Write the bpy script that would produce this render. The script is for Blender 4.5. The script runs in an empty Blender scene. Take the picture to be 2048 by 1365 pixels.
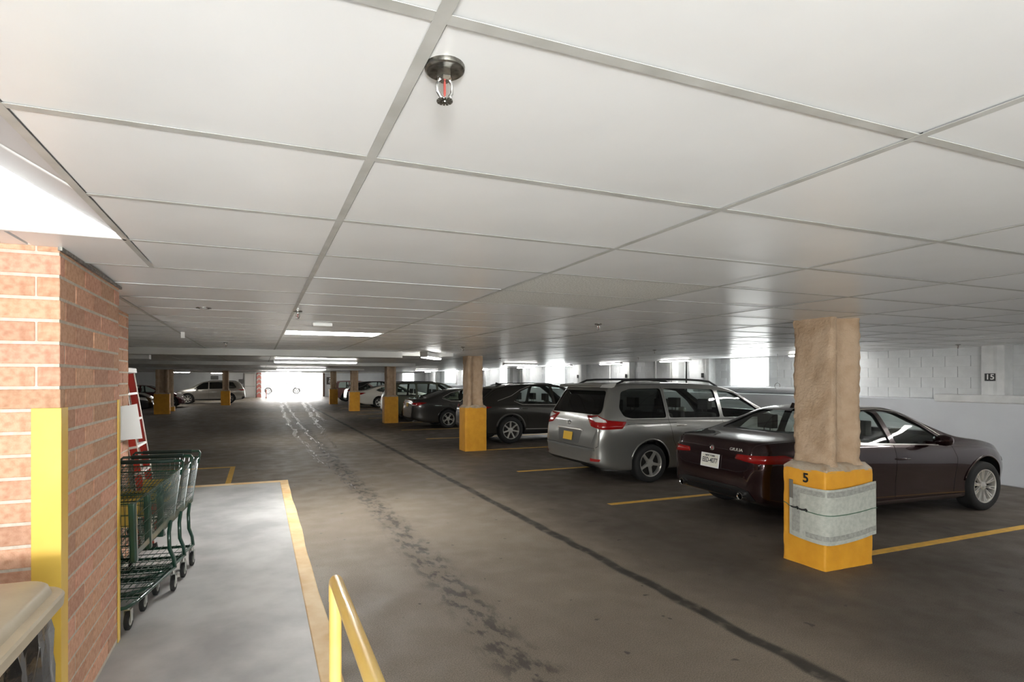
import bpy, bmesh, math, random
import numpy as np
from mathutils import Vector, Matrix
from mathutils.bvhtree import BVHTree

random.seed(7)
SC = bpy.context.scene
COL = SC.collection
PI = math.pi

# ------------------------------------------------------------------ camera
H = 1.80            # eye height above the parking floor
CEIL = 2.389        # underside of the ceiling grid
FPX, CXP, HYP, YAW = 1093.0, 942.0, 759.5, 0.3695
cam = bpy.data.cameras.new('camera')
cam.sensor_fit = 'HORIZONTAL'
cam.sensor_width = 36
cam.lens = 36 * FPX / 2048
cam.shift_x = (1024 - CXP) / 2048
cam.shift_y = (HYP - 682.5) / 2048
cam.clip_start = 0.02
cam.clip_end = 400
camo = bpy.data.objects.new('camera', cam)
COL.objects.link(camo)
camo.location = (0, 0, H)
camo.rotation_euler = (PI / 2, 0, -YAW)
SC.camera = camo

# ------------------------------------------------------------------ light
world = bpy.data.worlds.new('overcast_sky')
SC.world = world
world.use_nodes = True
bg = world.node_tree.nodes['Background']
bg.inputs[0].default_value = (1.0, 0.99, 0.97, 1)
bg.inputs[1].default_value = 7.0
SC.view_settings.view_transform = 'Standard'
SC.view_settings.look = 'None'
SC.view_settings.gamma = 1.0
SC.view_settings.use_curve_mapping = False
SC.view_settings.exposure = 1.25
LIGHT_REAR_ADDED = 104.0      # power of the added area lamp behind the camera
LIGHT_TUBE = 25.0       # emission of the fluorescent diffusers


def area(name, loc, rot, sx, sy, power, color=(1, 1, 1), portal=False):
    l = bpy.data.lights.new(name, 'AREA')
    l.shape = 'RECTANGLE'
    l.size, l.size_y = sx, sy
    l.energy = power
    l.color = color
    if portal:
        l.cycles.is_portal = True
    o = bpy.data.objects.new(name, l)
    COL.objects.link(o)
    o.location = loc
    o.rotation_euler = rot
    return o


# added area lamp standing in for an assumed entrance behind the camera
area('added_rear_lamp', (-0.9, -2.85, 1.36), (math.radians(96), 0, 0), 0.7, 0.45, LIGHT_REAR_ADDED, (1.0, 0.995, 0.985))
# sky portals at the openings
area('exit_portal', (2.8, 52.6, 1.4), (-PI / 2, 0, 0), 5.3, 2.4, 1, portal=True)
for wy in (10.85, 21.1):
    area('window_portal', (12.5, wy, 1.98), (PI / 2, 0, PI / 2), 1.5, 0.9, 1, portal=True)


# ------------------------------------------------------------------ materials
def S(r, g, b):
    f = lambda v: (v / 255 / 12.92) if v / 255 <= .04045 else ((v / 255 + .055) / 1.055) ** 2.4
    return (f(r), f(g), f(b))


MATS = {}


def mat(name, c1, rough=.5, metal=0., c2=None, scale=20., detail=4., bump=0., bscale=None, coat=0., spec=.5,
        emit=None, estr=0., rnd=0., lo=.35, hi=.65, rough2=None, coords='Object', trans=0.):
    if name in MATS:
        return MATS[name]
    m = bpy.data.materials.new(name)
    m.use_nodes = True
    nt = m.node_tree
    b = nt.nodes['Principled BSDF']
    b.inputs['Roughness'].default_value = rough
    b.inputs['Metallic'].default_value = metal
    b.inputs['Specular IOR Level'].default_value = spec
    b.inputs['Coat Weight'].default_value = coat
    b.inputs['Coat Roughness'].default_value = .04
    b.inputs['Base Color'].default_value = (*c1, 1)
    if emit:
        b.inputs['Emission Color'].default_value = (*emit, 1)
        b.inputs['Emission Strength'].default_value = estr
    L = nt.links.new
    tc = None
    colsock = None
    if c2 is not None or bump:
        tc = nt.nodes.new('ShaderNodeTexCoord')
    if c2 is not None:
        n = nt.nodes.new('ShaderNodeTexNoise')
        n.inputs['Scale'].default_value = scale
        n.inputs['Detail'].default_value = detail
        L(tc.outputs[coords], n.inputs['Vector'])
        r = nt.nodes.new('ShaderNodeValToRGB')
        r.color_ramp.elements[0].position = lo
        r.color_ramp.elements[1].position = hi
        r.color_ramp.elements[0].color = (*c1, 1)
        r.color_ramp.elements[1].color = (*c2, 1)
        L(n.outputs['Fac'], r.inputs[0])
        colsock = r.outputs[0]
        if rough2 is not None:
            mr = nt.nodes.new('ShaderNodeMapRange')
            mr.inputs['To Min'].default_value = rough
            mr.inputs['To Max'].default_value = rough2
            L(n.outputs['Fac'], mr.inputs[0])
            L(mr.outputs[0], b.inputs['Roughness'])
    if rnd:
        oi = nt.nodes.new('ShaderNodeObjectInfo')
        hs = nt.nodes.new('ShaderNodeHueSaturation')
        mr = nt.nodes.new('ShaderNodeMapRange')
        mr.inputs['To Min'].default_value = 1 - rnd
        mr.inputs['To Max'].default_value = 1 + rnd
        L(oi.outputs['Random'], mr.inputs[0])
        L(mr.outputs[0], hs.inputs['Value'])
        mr2 = nt.nodes.new('ShaderNodeMapRange')
        mr2.inputs['To Min'].default_value = .5 - rnd * .05
        mr2.inputs['To Max'].default_value = .5 + rnd * .05
        mt = nt.nodes.new('ShaderNodeMath')
        mt.operation = 'FRACT'
        mm = nt.nodes.new('ShaderNodeMath')
        mm.operation = 'MULTIPLY'
        mm.inputs[1].default_value = 7.13
        L(oi.outputs['Random'], mm.inputs[0])
        L(mm.outputs[0], mt.inputs[0])
        L(mt.outputs[0], mr2.inputs[0])
        L(mr2.outputs[0], hs.inputs['Hue'])
        if colsock:
            L(colsock, hs.inputs['Color'])
        else:
            hs.inputs['Color'].default_value = (*c1, 1)
        colsock = hs.outputs[0]
    if colsock:
        L(colsock, b.inputs['Base Color'])
    if bump:
        n2 = nt.nodes.new('ShaderNodeTexNoise')
        n2.inputs['Scale'].default_value = bscale or scale * 3
        n2.inputs['Detail'].default_value = 5
        L(tc.outputs[coords], n2.inputs['Vector'])
        bp = nt.nodes.new('ShaderNodeBump')
        bp.inputs['Strength'].default_value = bump
        bp.inputs['Distance'].default_value = .01
        L(n2.outputs['Fac'], bp.inputs['Height'])
        L(bp.outputs[0], b.inputs['Normal'])
    MATS[name] = m
    return m


def glass_mat(name, tint, gloss=.12, rough=.02):
    """thin pane: tinted see-through plus a mirror coat that grows at grazing angles"""
    if name in MATS:
        return MATS[name]
    m = bpy.data.materials.new(name)
    m.use_nodes = True
    nt = m.node_tree
    for n in list(nt.nodes):
        nt.nodes.remove(n)
    out = nt.nodes.new('ShaderNodeOutputMaterial')
    tr = nt.nodes.new('ShaderNodeBsdfTransparent')
    tr.inputs[0].default_value = (*tint, 1)
    gl = nt.nodes.new('ShaderNodeBsdfGlossy')
    gl.inputs['Roughness'].default_value = rough
    lw_ = nt.nodes.new('ShaderNodeLayerWeight')
    lw_.inputs[0].default_value = .5
    fr = nt.nodes.new('ShaderNodeMath')
    fr.operation = 'POWER'
    fr.inputs[1].default_value = 5.0
    nt.links.new(lw_.outputs['Facing'], fr.inputs[0])
    ad = nt.nodes.new('ShaderNodeMath')
    ad.operation = 'MULTIPLY_ADD'
    ad.inputs[1].default_value = .9
    ad.inputs[2].default_value = gloss * .5
    mx = nt.nodes.new('ShaderNodeMixShader')
    nt.links.new(fr.outputs[0], ad.inputs[0])
    nt.links.new(ad.outputs[0], mx.inputs[0])
    nt.links.new(tr.outputs[0], mx.inputs[1])
    nt.links.new(gl.outputs[0], mx.inputs[2])
    nt.links.new(mx.outputs[0], out.inputs[0])
    MATS[name] = m
    return m


def asphalt():
    m = bpy.data.materials.new('asphalt')
    m.use_nodes = True
    nt = m.node_tree
    L = nt.links.new
    N = nt.nodes.new
    b = nt.nodes['Principled BSDF']
    tc = N('ShaderNodeTexCoord')
    sep = N('ShaderNodeSeparateXYZ')
    L(tc.outputs['Object'], sep.inputs[0])

    def noise(scale, detail=3, vec=None, rough=.5):
        n = N('ShaderNodeTexNoise')
        n.inputs['Scale'].default_value = scale
        n.inputs['Detail'].default_value = detail
        n.inputs['Roughness'].default_value = rough
        L(vec or tc.outputs['Object'], n.inputs['Vector'])
        return n.outputs['Fac']

    def ramp(sock, a, b_, ca, cb):
        r = N('ShaderNodeValToRGB')
        r.color_ramp.elements[0].position = a
        r.color_ramp.elements[1].position = b_
        r.color_ramp.elements[0].color = (*ca, 1)
        r.color_ramp.elements[1].color = (*cb, 1)
        L(sock, r.inputs[0])
        return r.outputs[0]

    def mth(op, a, b_=None):
        n = N('ShaderNodeMath')
        n.operation = op
        for i, v in enumerate((a, b_)):
            if v is None:
                continue
            if isinstance(v, (int, float)):
                n.inputs[i].default_value = v
            else:
                L(v, n.inputs[i])
        return n.outputs[0]

    def mix(fac, a, b_, mode='MIX'):
        n = N('ShaderNodeMix')
        n.data_type = 'RGBA'
        n.blend_type = mode
        if isinstance(fac, (int, float)):
            n.inputs[0].default_value = fac
        else:
            L(fac, n.inputs[0])
        for i, v in ((6, a), (7, b_)):
            if isinstance(v, tuple):
                n.inputs[i].default_value = (*v, 1)
            else:
                L(v, n.inputs[i])
        return n.outputs[2]

    def mapr(sock, a, b_, c=0., d=1.):
        n = N('ShaderNodeMapRange')
        n.interpolation_type = 'SMOOTHSTEP'
        for i, v in enumerate((a, b_, c, d)):
            n.inputs[i + 1].default_value = v
        L(sock, n.inputs[0])
        return n.outputs[0]

    big = ramp(noise(.55, 4), .3, .7, (.170, .143, .114), (.235, .200, .160))
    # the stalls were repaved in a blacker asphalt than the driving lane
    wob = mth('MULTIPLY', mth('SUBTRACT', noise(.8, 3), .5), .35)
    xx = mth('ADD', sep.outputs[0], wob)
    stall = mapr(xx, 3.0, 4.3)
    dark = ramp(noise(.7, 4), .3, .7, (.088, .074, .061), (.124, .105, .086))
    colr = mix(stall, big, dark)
    # aggregate speckle
    sp = ramp(noise(120, 3, rough=.85), .36, .66, (.42, .42, .42), (1.62, 1.58, 1.52))
    colr = mix(.75, colr, sp, 'MULTIPLY')
    # tar seam between lane and stalls
    wob2 = mth('MULTIPLY', mth('SUBTRACT', noise(2.2, 5), .5), .12)
    seam = mth('ABSOLUTE', mth('SUBTRACT', mth('ADD', sep.outputs[0], wob2), 3.2))
    sm = mth('MULTIPLY', mapr(seam, .035, .085, 1., 0.), mapr(noise(9, 4), .25, .5, .35, .9))
    colr = mix(sm, colr, (.028, .026, .023))
    # drips and tyre soot down the middle of the lane
    tr = mth('ABSOLUTE', mth('SUBTRACT', mth('ADD', sep.outputs[0], mth('MULTIPLY', wob2, 1.5)), 1.55))
    trm = mapr(tr, .06, .26, 1., 0.)
    stv = N('ShaderNodeMapping')
    stv.inputs['Scale'].default_value = (1, .45, 1)
    L(tc.outputs['Object'], stv.inputs[0])
    drip = mth('MULTIPLY', trm, mapr(noise(11, 4, stv.outputs[0], .6), .46, .6, 0.12, .8))
    colr = mix(drip, colr, (.035, .031, .027))
    # scattered oil spots
    spots = mapr(noise(6.5, 2), .70, .74, 0., .75)
    colr = mix(spots, colr, (.04, .036, .032))
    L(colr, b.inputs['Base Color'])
    L(mapr(noise(3, 4), .3, .7, .48, .72), b.inputs['Roughness'])
    b.inputs['Specular IOR Level'].default_value = .35
    bp = N('ShaderNodeBump')
    bp.inputs['Strength'].default_value = .35
    bp.inputs['Distance'].default_value = .006
    L(noise(160, 4), bp.inputs['Height'])
    L(bp.outputs[0], b.inputs['Normal'])
    return m


M_ASPH = asphalt()
M_WALK = mat('walkway_concrete', S(150, 150, 150), .38, c2=S(184, 184, 183), scale=2.2, detail=6, bump=.12, bscale=14, rough2=.6)
M_KERB = mat('kerb_paint', S(230, 204, 160), .6, c2=S(214, 176, 120), scale=4, detail=5, bump=.1, bscale=30)
M_STRIPE = mat('stripe_paint', S(230, 182, 76), .6, c2=S(198, 156, 76), scale=14, detail=6, lo=.4, hi=.75)
M_TILE = mat('ceiling_tile', S(234, 235, 235), .30, c2=S(226, 227, 227), scale=1.3, rnd=.03, bump=.03, bscale=9)
M_ACOU = mat('acoustic_tile', S(224, 224, 220), .85, c2=S(190, 190, 184), scale=90, detail=3, bump=.3, bscale=120)
M_GRID = mat('grid_metal', S(190, 190, 186), .42, c2=S(172, 172, 167), scale=8)
M_WALL = mat('white_wall_paint', S(214, 216, 217), .55, c2=S(204, 206, 207), scale=1.5, bump=.12, bscale=24)
M_WALLLO = mat('pale_grey_wall', S(206, 209, 214), .5, c2=S(198, 201, 207), scale=1.2, bump=.08, bscale=18)
M_BLOCK = mat('painted_block', S(216, 218, 219), .6, c2=S(208, 210, 211), scale=6, bump=.35, bscale=40, rnd=.02)
M_BRICK = mat('brick_face', S(216, 170, 142), .85, c2=S(190, 138, 110), scale=34, detail=6, bump=.5, bscale=70, rnd=.16, lo=.38, hi=.72)
M_MORT = mat('mortar', S(216, 206, 192), .9, c2=S(198, 188, 174), scale=30, bump=.3)
M_YEL = mat('yellow_paint', S(243, 204, 92), .42, c2=S(240, 196, 80), scale=4)
M_YELB = mat('yellow_column_paint', S(235, 170, 48), .55, c2=S(225, 158, 42), scale=7, bump=.35, bscale=26)
M_YELP = mat('yellow_rail_paint', S(244, 208, 122), .3, c2=S(240, 200, 108), scale=5, coat=.2)
M_SPRAY = mat('fireproofing', S(196, 172, 146), .95, c2=S(176, 150, 122), scale=5, detail=8, bump=1.0, bscale=34)
M_CHROME = mat('chrome', S(210, 210, 208), .12, 1.)
M_STEEL = mat('brushed_steel', S(180, 180, 176), .32, 1.)
M_DKSTEEL = mat('tarnished_steel', S(150, 148, 142), .4, 1., c2=S(90, 88, 82), scale=60)
M_BLACK = mat('black_plastic', S(24, 24, 25), .5)
M_RUBBER = mat('tyre_rubber', S(30, 30, 30), .8, bump=.2, bscale=60)
M_INT = mat('car_interior', S(46, 44, 42), .8)
M_SEAT = mat('seat_fabric', S(58, 56, 54), .85, bump=.2, bscale=80)
M_WHITE = mat('white_plastic', S(232, 232, 230), .45)
M_TUBE = mat('lit_diffuser', (1, 1, 1), .5, emit=(1, .985, .95), estr=LIGHT_TUBE)
M_TUBE2 = mat('weak_diffuser', (1, 1, 1), .5, emit=(1, .985, .95), estr=LIGHT_TUBE * .6)
M_GREEN = mat('green_cart_enamel', S(18, 54, 42), .28, coat=.5, c2=S(24, 64, 50), scale=6)
M_RED = mat('red_fibreglass', S(196, 52, 40), .4)
M_RLENS = mat('red_lens', S(150, 16, 16), .12, coat=.6)
M_CLENS = mat('clear_lens', S(214, 214, 212), .1, coat=.6)
M_GLASS = glass_mat('car_glass', (.84, .91, .88))
M_GLASSD = glass_mat('privacy_glass', (.10, .11, .105))
M_PANE = glass_mat('window_pane', (.94, .96, .96))


# ------------------------------------------------------------------ mesh helpers
class MB:
    def __init__(s):
        s.v = []
        s.f = []

    def add(s, vs, fs, M=None):
        o = len(s.v)
        for p in vs:
            s.v.append(tuple(M @ Vector(p)) if M else tuple(p))
        for q in fs:
            s.f.append([o + i for i in q])
        return s

    def box(s, x0, x1, y0, y1, z0, z1, M=None):
        return s.add([(x0, y0, z0), (x1, y0, z0), (x1, y1, z0), (x0, y1, z0), (x0, y0, z1), (x1, y0, z1), (x1, y1, z1), (x0, y1, z1)],
                     [(0, 3, 2, 1), (4, 5, 6, 7), (0, 1, 5, 4), (1, 2, 6, 5), (2, 3, 7, 6), (3, 0, 4, 7)], M)

    def prism(s, poly, z0, z1, M=None):
        n = len(poly)
        vs = [(x, y, z0) for x, y in poly] + [(x, y, z1) for x, y in poly]
        fs = [list(range(n))[::-1], list(range(n, 2 * n))] + [(i, (i + 1) % n, n + (i + 1) % n, n + i) for i in range(n)]
        return s.add(vs, fs, M)

    def lathe(s, prof, n=24, M=None, cap=True):
        vs = []
        fs = []
        k = len(prof)
        for i in range(n):
            a = 2 * PI * i / n
            for r, z in prof:
                vs.append((r * math.cos(a), r * math.sin(a), z))
        for i in range(n):
            j = (i + 1) % n
            for q in range(k - 1):
                fs.append((i * k + q, j * k + q, j * k + q + 1, i * k + q + 1))
        if cap:
            if prof[0][0] > 1e-6:
                fs.append([i * k for i in range(n)][::-1])
            if prof[-1][0] > 1e-6:
                fs.append([i * k + k - 1 for i in range(n)])
        return s.add(vs, fs, M)

    def tube(s, pts, r, n=8, closed=False, M=None):
        P = [Vector(p) for p in pts]
        m = len(P)
        rr = r if isinstance(r, (list, tuple)) else [r] * m
        T = []
        for i in range(m):
            a = P[(i - 1) % m] if (closed or i > 0) else P[i]
            b = P[(i + 1) % m] if (closed or i < m - 1) else P[i]
            T.append((b - a).normalized())
        u = T[0].orthogonal().normalized()
        vs = []
        for i in range(m):
            u = (u - T[i] * u.dot(T[i]))
            u = u.normalized() if u.length > 1e-6 else T[i].orthogonal().normalized()
            w = T[i].cross(u)
            for k in range(n):
                a = 2 * PI * k / n
                vs.append(P[i] + (u * math.cos(a) + w * math.sin(a)) * rr[i])
        fs = []
        for i in range(m if closed else m - 1):
            j = (i + 1) % m
            for k in range(n):
                l = (k + 1) % n
                fs.append((i * n + k, i * n + l, j * n + l, j * n + k))
        if not closed:
            fs.append(list(range(n))[::-1])
            fs.append([(m - 1) * n + k for k in range(n)])
        return s.add(vs, fs, M)

    def mesh(s, name, m=None, smooth=False):
        me = bpy.data.meshes.new(name)
        me.from_pydata(s.v, [], s.f)
        me.update()
        if m:
            me.materials.append(m)
        if smooth:
            for p in me.polygons:
                p.use_smooth = True
            me.set_sharp_from_angle(angle=math.radians(smooth if smooth is not True else 40))
        return me

    def obj(s, name, m, parent=None, smooth=False, bev=0, loc=None, rot=None, seg=2):
        return link(name, s.mesh(name, m, smooth), parent, bev, loc, rot, seg)


def link(name, me, parent=None, bev=0, loc=None, rot=None, seg=2):
    o = bpy.data.objects.new(name, me)
    COL.objects.link(o)
    if parent:
        o.parent = parent
    if loc:
        o.location = loc
    if rot:
        o.rotation_euler = rot
    if bev:
        md = o.modifiers.new('bevel', 'BEVEL')
        md.width = bev
        md.segments = seg
        md.limit_method = 'ANGLE'
        md.angle_limit = math.radians(35)
    return o


def tag(o, label=None, cat=None, group=None, kind=None):
    if label:
        o['label'] = label
    if cat:
        o['category'] = cat
    if group:
        o['group'] = group
    if kind:
        o['kind'] = kind
    return o


def thing(name, loc, label, cat, rz=0., group=None):
    o = bpy.data.objects.new(name, None)
    o.empty_display_size = .1
    COL.objects.link(o)
    o.location = loc
    o.rotation_euler = (0, 0, rz)
    return tag(o, label, cat, group)


def copy_tree(o, parent=None):
    c = o.copy()
    COL.objects.link(c)
    c.parent = parent
    for ch in list(o.children):
        copy_tree(ch, c)
    return c


def box(name, m, x0, x1, y0, y1, z0, z1, parent=None, bev=0, loc=None):
    return MB().box(x0, x1, y0, y1, z0, z1).obj(name, m, parent, bev=bev, loc=loc)


def text(name, body, size, m, M, parent=None, depth=.001, bold=0., align='CENTER', sx=1.):
    cu = bpy.data.curves.new(name, 'FONT')
    cu.body = body
    cu.size = size
    cu.align_x = align
    cu.align_y = 'CENTER'
    cu.extrude = depth
    cu.offset = bold
    t = bpy.data.objects.new(name, cu)
    COL.objects.link(t)
    bpy.context.view_layer.update()
    me = bpy.data.meshes.new_from_object(t.evaluated_get(bpy.context.evaluated_depsgraph_get()))
    bpy.data.objects.remove(t)
    bpy.data.curves.remove(cu)
    me.transform(M @ Matrix.Diagonal((sx, 1, 1, 1)))
    me.materials.clear()
    me.materials.append(m)
    return link(name, me, parent)


def basis(o, x, y):
    """matrix whose local x,y run along the given directions at o"""
    x = Vector(x).normalized()
    y = Vector(y).normalized()
    z = x.cross(y)
    return Matrix(((x.x, y.x, z.x, o[0]), (x.y, y.y, z.y, o[1]), (x.z, y.z, z.z, o[2]), (0, 0, 0, 1)))


def rrect(hx, hy, r, n=6, cx=0., cy=0.):
    out = []
    for sx, sy, a0 in ((1, 1, 0), (-1, 1, 90), (-1, -1, 180), (1, -1, 270)):
        for k in range(n + 1):
            a = math.radians(a0 + 90 * k / n)
            out.append((cx + sx * (hx - r) + r * math.cos(a), cy + sy * (hy - r) + r * math.sin(a)))
    return out


def project_px(p):
    c, s = math.cos(YAW), math.sin(YAW)
    x = p[0] * c - p[1] * s
    d = p[0] * s + p[1] * c
    if d < .05:
        return None
    return (CXP + FPX * x / d, HYP - FPX * (p[2] - H) / d)

# ------------------------------------------------------------------ floor, walkway, stripes
WK = .14
mb = MB()
ys = [-3.4, 10, 20, 30, 40, 48.6, 49.5, 50.6, 51.4, 52.4]
zs = [0, 0, 0, 0, 0, 0, .05, .15, .22, .24]
xs = [-15.6, -8, 0, 6, 12.4]
for y, z in zip(ys, zs):
    for x in xs:
        mb.v.append((x, y, z))
n = len(xs)
for j in range(len(ys) - 1):
    for i in range(n - 1):
        a = j * n + i
        mb.f.append((a, a + 1, a + n + 1, a + n))
floor = tag(mb.obj('floor', M_ASPH), 'dark speckled asphalt parking floor with tar seam', kind='structure')

for (x0, x1, y, w) in [(5.62, 11.75, 3.78, .10), (4.70, 11.75, 6.62, .10), (4.70, 11.75, 9.62, .10), (5.42, 11.75, 12.86, .10),
                       (4.70, 11.75, 15.9, .10), (4.70, 11.75, 18.95, .10), (5.42, 11.75, 22.3, .10), (4.70, 11.75, 25.3, .10),
                       (4.70, 11.75, 28.4, .10), (5.42, 11.75, 31.5, .10), (4.7, 11.75, 34.5, .10), (4.7, 11.75, 37.5, .10)]:
    box('parking_stripe', M_STRIPE, x0, x1, y - w / 2, y + w / 2, .0, .0025, floor)
box('parking_stripe', M_STRIPE, -.55, -.46, 10.2, 12.3, 0, .0025, floor)
box('parking_stripe', M_STRIPE, -3.2, -.55, 12.2, 12.3, 0, .0025, floor)

# wet tyre tracks that run in from the exit
M_WET = bpy.data.materials.new('wet_track')
M_WET.use_nodes = True
nt = M_WET.node_tree
pb = nt.nodes['Principled BSDF']
pb.inputs['Base Color'].default_value = (.05, .05, .052, 1)
pb.inputs['Roughness'].default_value = .22
pb.inputs['Specular IOR Level'].default_value = .8
tc = nt.nodes.new('ShaderNodeTexCoord')
mp = nt.nodes.new('ShaderNodeMapping')
mp.inputs['Scale'].default_value = (16, 1.7, 1)
nn = nt.nodes.new('ShaderNodeTexNoise')
nn.inputs['Scale'].default_value = 2.4
nn.inputs['Detail'].default_value = 5
rp = nt.nodes.new('ShaderNodeValToRGB')
rp.color_ramp.elements[0].position = .56
rp.color_ramp.elements[1].position = .66
nt.links.new(tc.outputs['Object'], mp.inputs[0])
nt.links.new(mp.outputs[0], nn.inputs['Vector'])
nt.links.new(nn.outputs['Fac'], rp.inputs[0])
nt.links.new(rp.outputs[0], pb.inputs['Alpha'])
for path, w in [([(1.65, 48.5), (1.42, 40), (1.2, 30), (1.12, 22), (1.13, 17), (1.26, 12.6), (1.45, 9.0)], .10),
                ([(1.95, 48.5), (1.8, 40), (1.62, 30), (1.5, 22), (1.5, 17), (1.55, 13)], .07),
                ([(3.4, 48.5), (2.95, 40), (2.45, 29), (2.13, 21.3), (1.87, 14.8)], .12),
                ([(3.7, 48.5), (3.3, 40), (2.8, 29), (2.6, 24)], .10)]:
    mb = MB()
    fy = [p[1] for p in path][::-1]
    fx = [p[0] for p in path][::-1]
    for y in np.linspace(fy[0], fy[-1], 60):
        x = float(np.interp(y, fy, fx)) + .05 * math.sin(y * 1.3) + .03 * math.sin(y * 2.9)
        k = .5 + .5 * (y / 48)
        mb.v += [(x - w * k, y, .0018), (x + w * k, y, .0018)]
    for i in range(59):
        mb.f.append((2 * i, 2 * i + 1, 2 * i + 3, 2 * i + 2))
    mb.obj('wet_tyre_track', M_WET, floor)

walk = box('walkway', M_WALK, -3.2, .312, -3.2, 9.36, 0, WK)
tag(walk, 'raised grey concrete walkway with a painted edge', kind='structure')
mb = MB()
pts = []
for i in range(41):
    y = -3.2 + 12.72 * i / 40
    pts.append((y, .437 + .006 * math.sin(y * 2.1) + .004 * math.sin(y * 5.3)))
poly = [(.312, -3.2)] + [(x, y) for y, x in pts] + [(-3.2, 9.52), (-3.2, 9.36), (.312, 9.36)]
mb.prism(poly, 0, WK + .002)
mb.obj('kerb', M_KERB, walk, bev=.008)

# ------------------------------------------------------------------ perimeter walls
tag(box('wall_left', M_WALL, -15.8, -15.5, -3.4, 52.4, 0, 3.0), 'white painted far side wall', kind='structure')
wb = thing('wall_back', (0, 0, 0), 'white back wall with an assumed glazed entrance', None)
wb['kind'] = 'structure'
for a in [(-15.5, -1.4, -3.5, -3.2, 0, 3), (1.6, 12.4, -3.5, -3.2, 0, 3), (-1.4, 1.6, -3.5, -3.2, 2.3, 3), (-1.4, 1.6, -3.5, -3.2, 0, WK)]:
    box('wall_panel', M_WALL, *a, parent=wb)
for x in (-1.4, .07, 1.53):  # assumed glazed doors out of view, put in as an opening for light
    box('assumed_door_jamb', M_STEEL, x, x + .07, -3.4, -3.3, WK, 2.3, wb)
box('door_pane', M_PANE, -1.33, .07, -3.36, -3.35, WK, 2.3, wb)
box('door_pane', M_PANE, .14, 1.53, -3.36, -3.35, WK, 2.3, wb)

wf = thing('wall_far', (0, 0, 0), 'white far wall with the open garage exit', None)
wf['kind'] = 'structure'
box('wall_panel', M_WALL, -15.5, .18, 52, 52.4, 0, 3, wf)
box('wall_panel', M_WALL, 5.44, 12.4, 52, 52.4, 0, 3, wf)
box('lintel', M_WALL, .18, 5.44, 52, 52.4, 2.50, 3, wf)
jam = box('chevron_jamb', mat('red_white_jamb', S(226, 150, 142), .5), -.22, .18, 51.7, 52.0, 0.2, 2.48, wf)
for k in range(5):
    z = .45 + .4 * k
    MB().add([(-.22, 51.695, z), (-.02, 51.695, z + .17), (.18, 51.695, z), (.18, 51.695, z + .13), (-.02, 51.695, z + .30), (-.22, 51.695, z + .13),
              (-.22, 51.69, z), (-.02, 51.69, z + .17), (.18, 51.69, z), (.18, 51.69, z + .13), (-.02, 51.69, z + .30), (-.22, 51.69, z + .13)],
             [(6, 7, 10, 11), (7, 8, 9, 10), (0, 5, 4, 1), (1, 4, 3, 2), (0, 1, 7, 6), (1, 2, 8, 7), (3, 4, 10, 9), (4, 5, 11, 10)]).obj('chevron', M_WHITE, jam)
box('dark_jamb', mat('rusty_jamb', S(92, 74, 62), .7), 5.44, 5.62, 51.8, 52.0, .2, 2.48, wf)

dr = thing('door_1', (-.95, 52, 0), 'white steel double door in grey frame beside the exit', None)
dr['kind'] = 'structure'
box('door_frame', M_STEEL, -.32, .66, -.10, 0, .1, 2.36, dr)
for (a, b_) in ((.16, 1.18), (1.24, 2.28)):
    box('door_panel', M_WHITE, -.22, .58, -.13, -.10, a, b_, dr, bev=.005)
box('door_edge', mat('dark_frame', S(90, 86, 82), .5), -.36, -.28, -.14, 0, .1, 2.36, dr)

# outside, in full daylight
M_PAVE = mat('outdoor_concrete', S(216, 214, 210), .7, c2=S(200, 198, 194), scale=.6)
tag(box('outdoor_pavement', M_PAVE, -20, 26, 52.4, 110, .0, .235), 'pale sunlit pavement outside the exit', kind='structure')
tag(box('outdoor_wall', M_WALL, -20, 26, 74, 74.4, .2, 5), 'white building wall across the pavement outside', kind='structure')

# right wall: smooth grey lower part, painted block above, windows between
wr = thing('wall_right', (0, 0, 0), 'white painted block wall above a smooth pale grey base', None)
wr['kind'] = 'structure'
LED = 1.44
box('wall_base', M_WALLLO, 11.76, 12.5, -3.2, 52, 0, LED, wr, bev=.02)
box('wall_coping', M_WALLLO, 12.2, 12.5, -3.2, 52, LED - .3, LED - .02, wr)
WINS = [(10.22, 11.50, 1.54, 2.40), (20.2, 21.95, 1.58, 2.40), (26.0, 27.0, 1.58, 2.40), (34.0, 36.4, 1.56, 2.40), (44.5, 48.5, 1.5, 2.40)]
M_JOINT = mat('block_joint', S(203, 205, 206), .7)
py = -3.2
for (a, b_, z0, z1) in WINS + [(52, 52, 0, 0)]:
    box('wall_panel', M_JOINT if a < 25 else M_WALL, 12.105, 12.2, py, a, LED - .02, 3, wr)
    if a < 52:
        box('wall_panel', M_JOINT, 12.105, 12.2, a, b_, LED - .02, z0, wr)
        box('wall_panel', M_JOINT, 12.105, 12.2, a, b_, z1, 3, wr)
    py = b_
blk = MB().box(-.008, .10, .004, .396, .004, .196).mesh('block', M_BLOCK)
nb = 0
for c in range(5):
    z = LED + c * .2
    y = 3.0 + (.2 if c % 2 else 0)
    while y < 25.2:
        y0, y1 = y, y + .4
        hit = [w for w in WINS if y1 > w[0] + .02 and y0 < w[1] - .02 and z + .1 > w[2]]
        if not hit and nb < 300:
            o = link('block', blk, wr, bev=.0)
            o.location = (12.10 + random.uniform(-.002, .002), y, z)
            nb += 1
        y += .4
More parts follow.
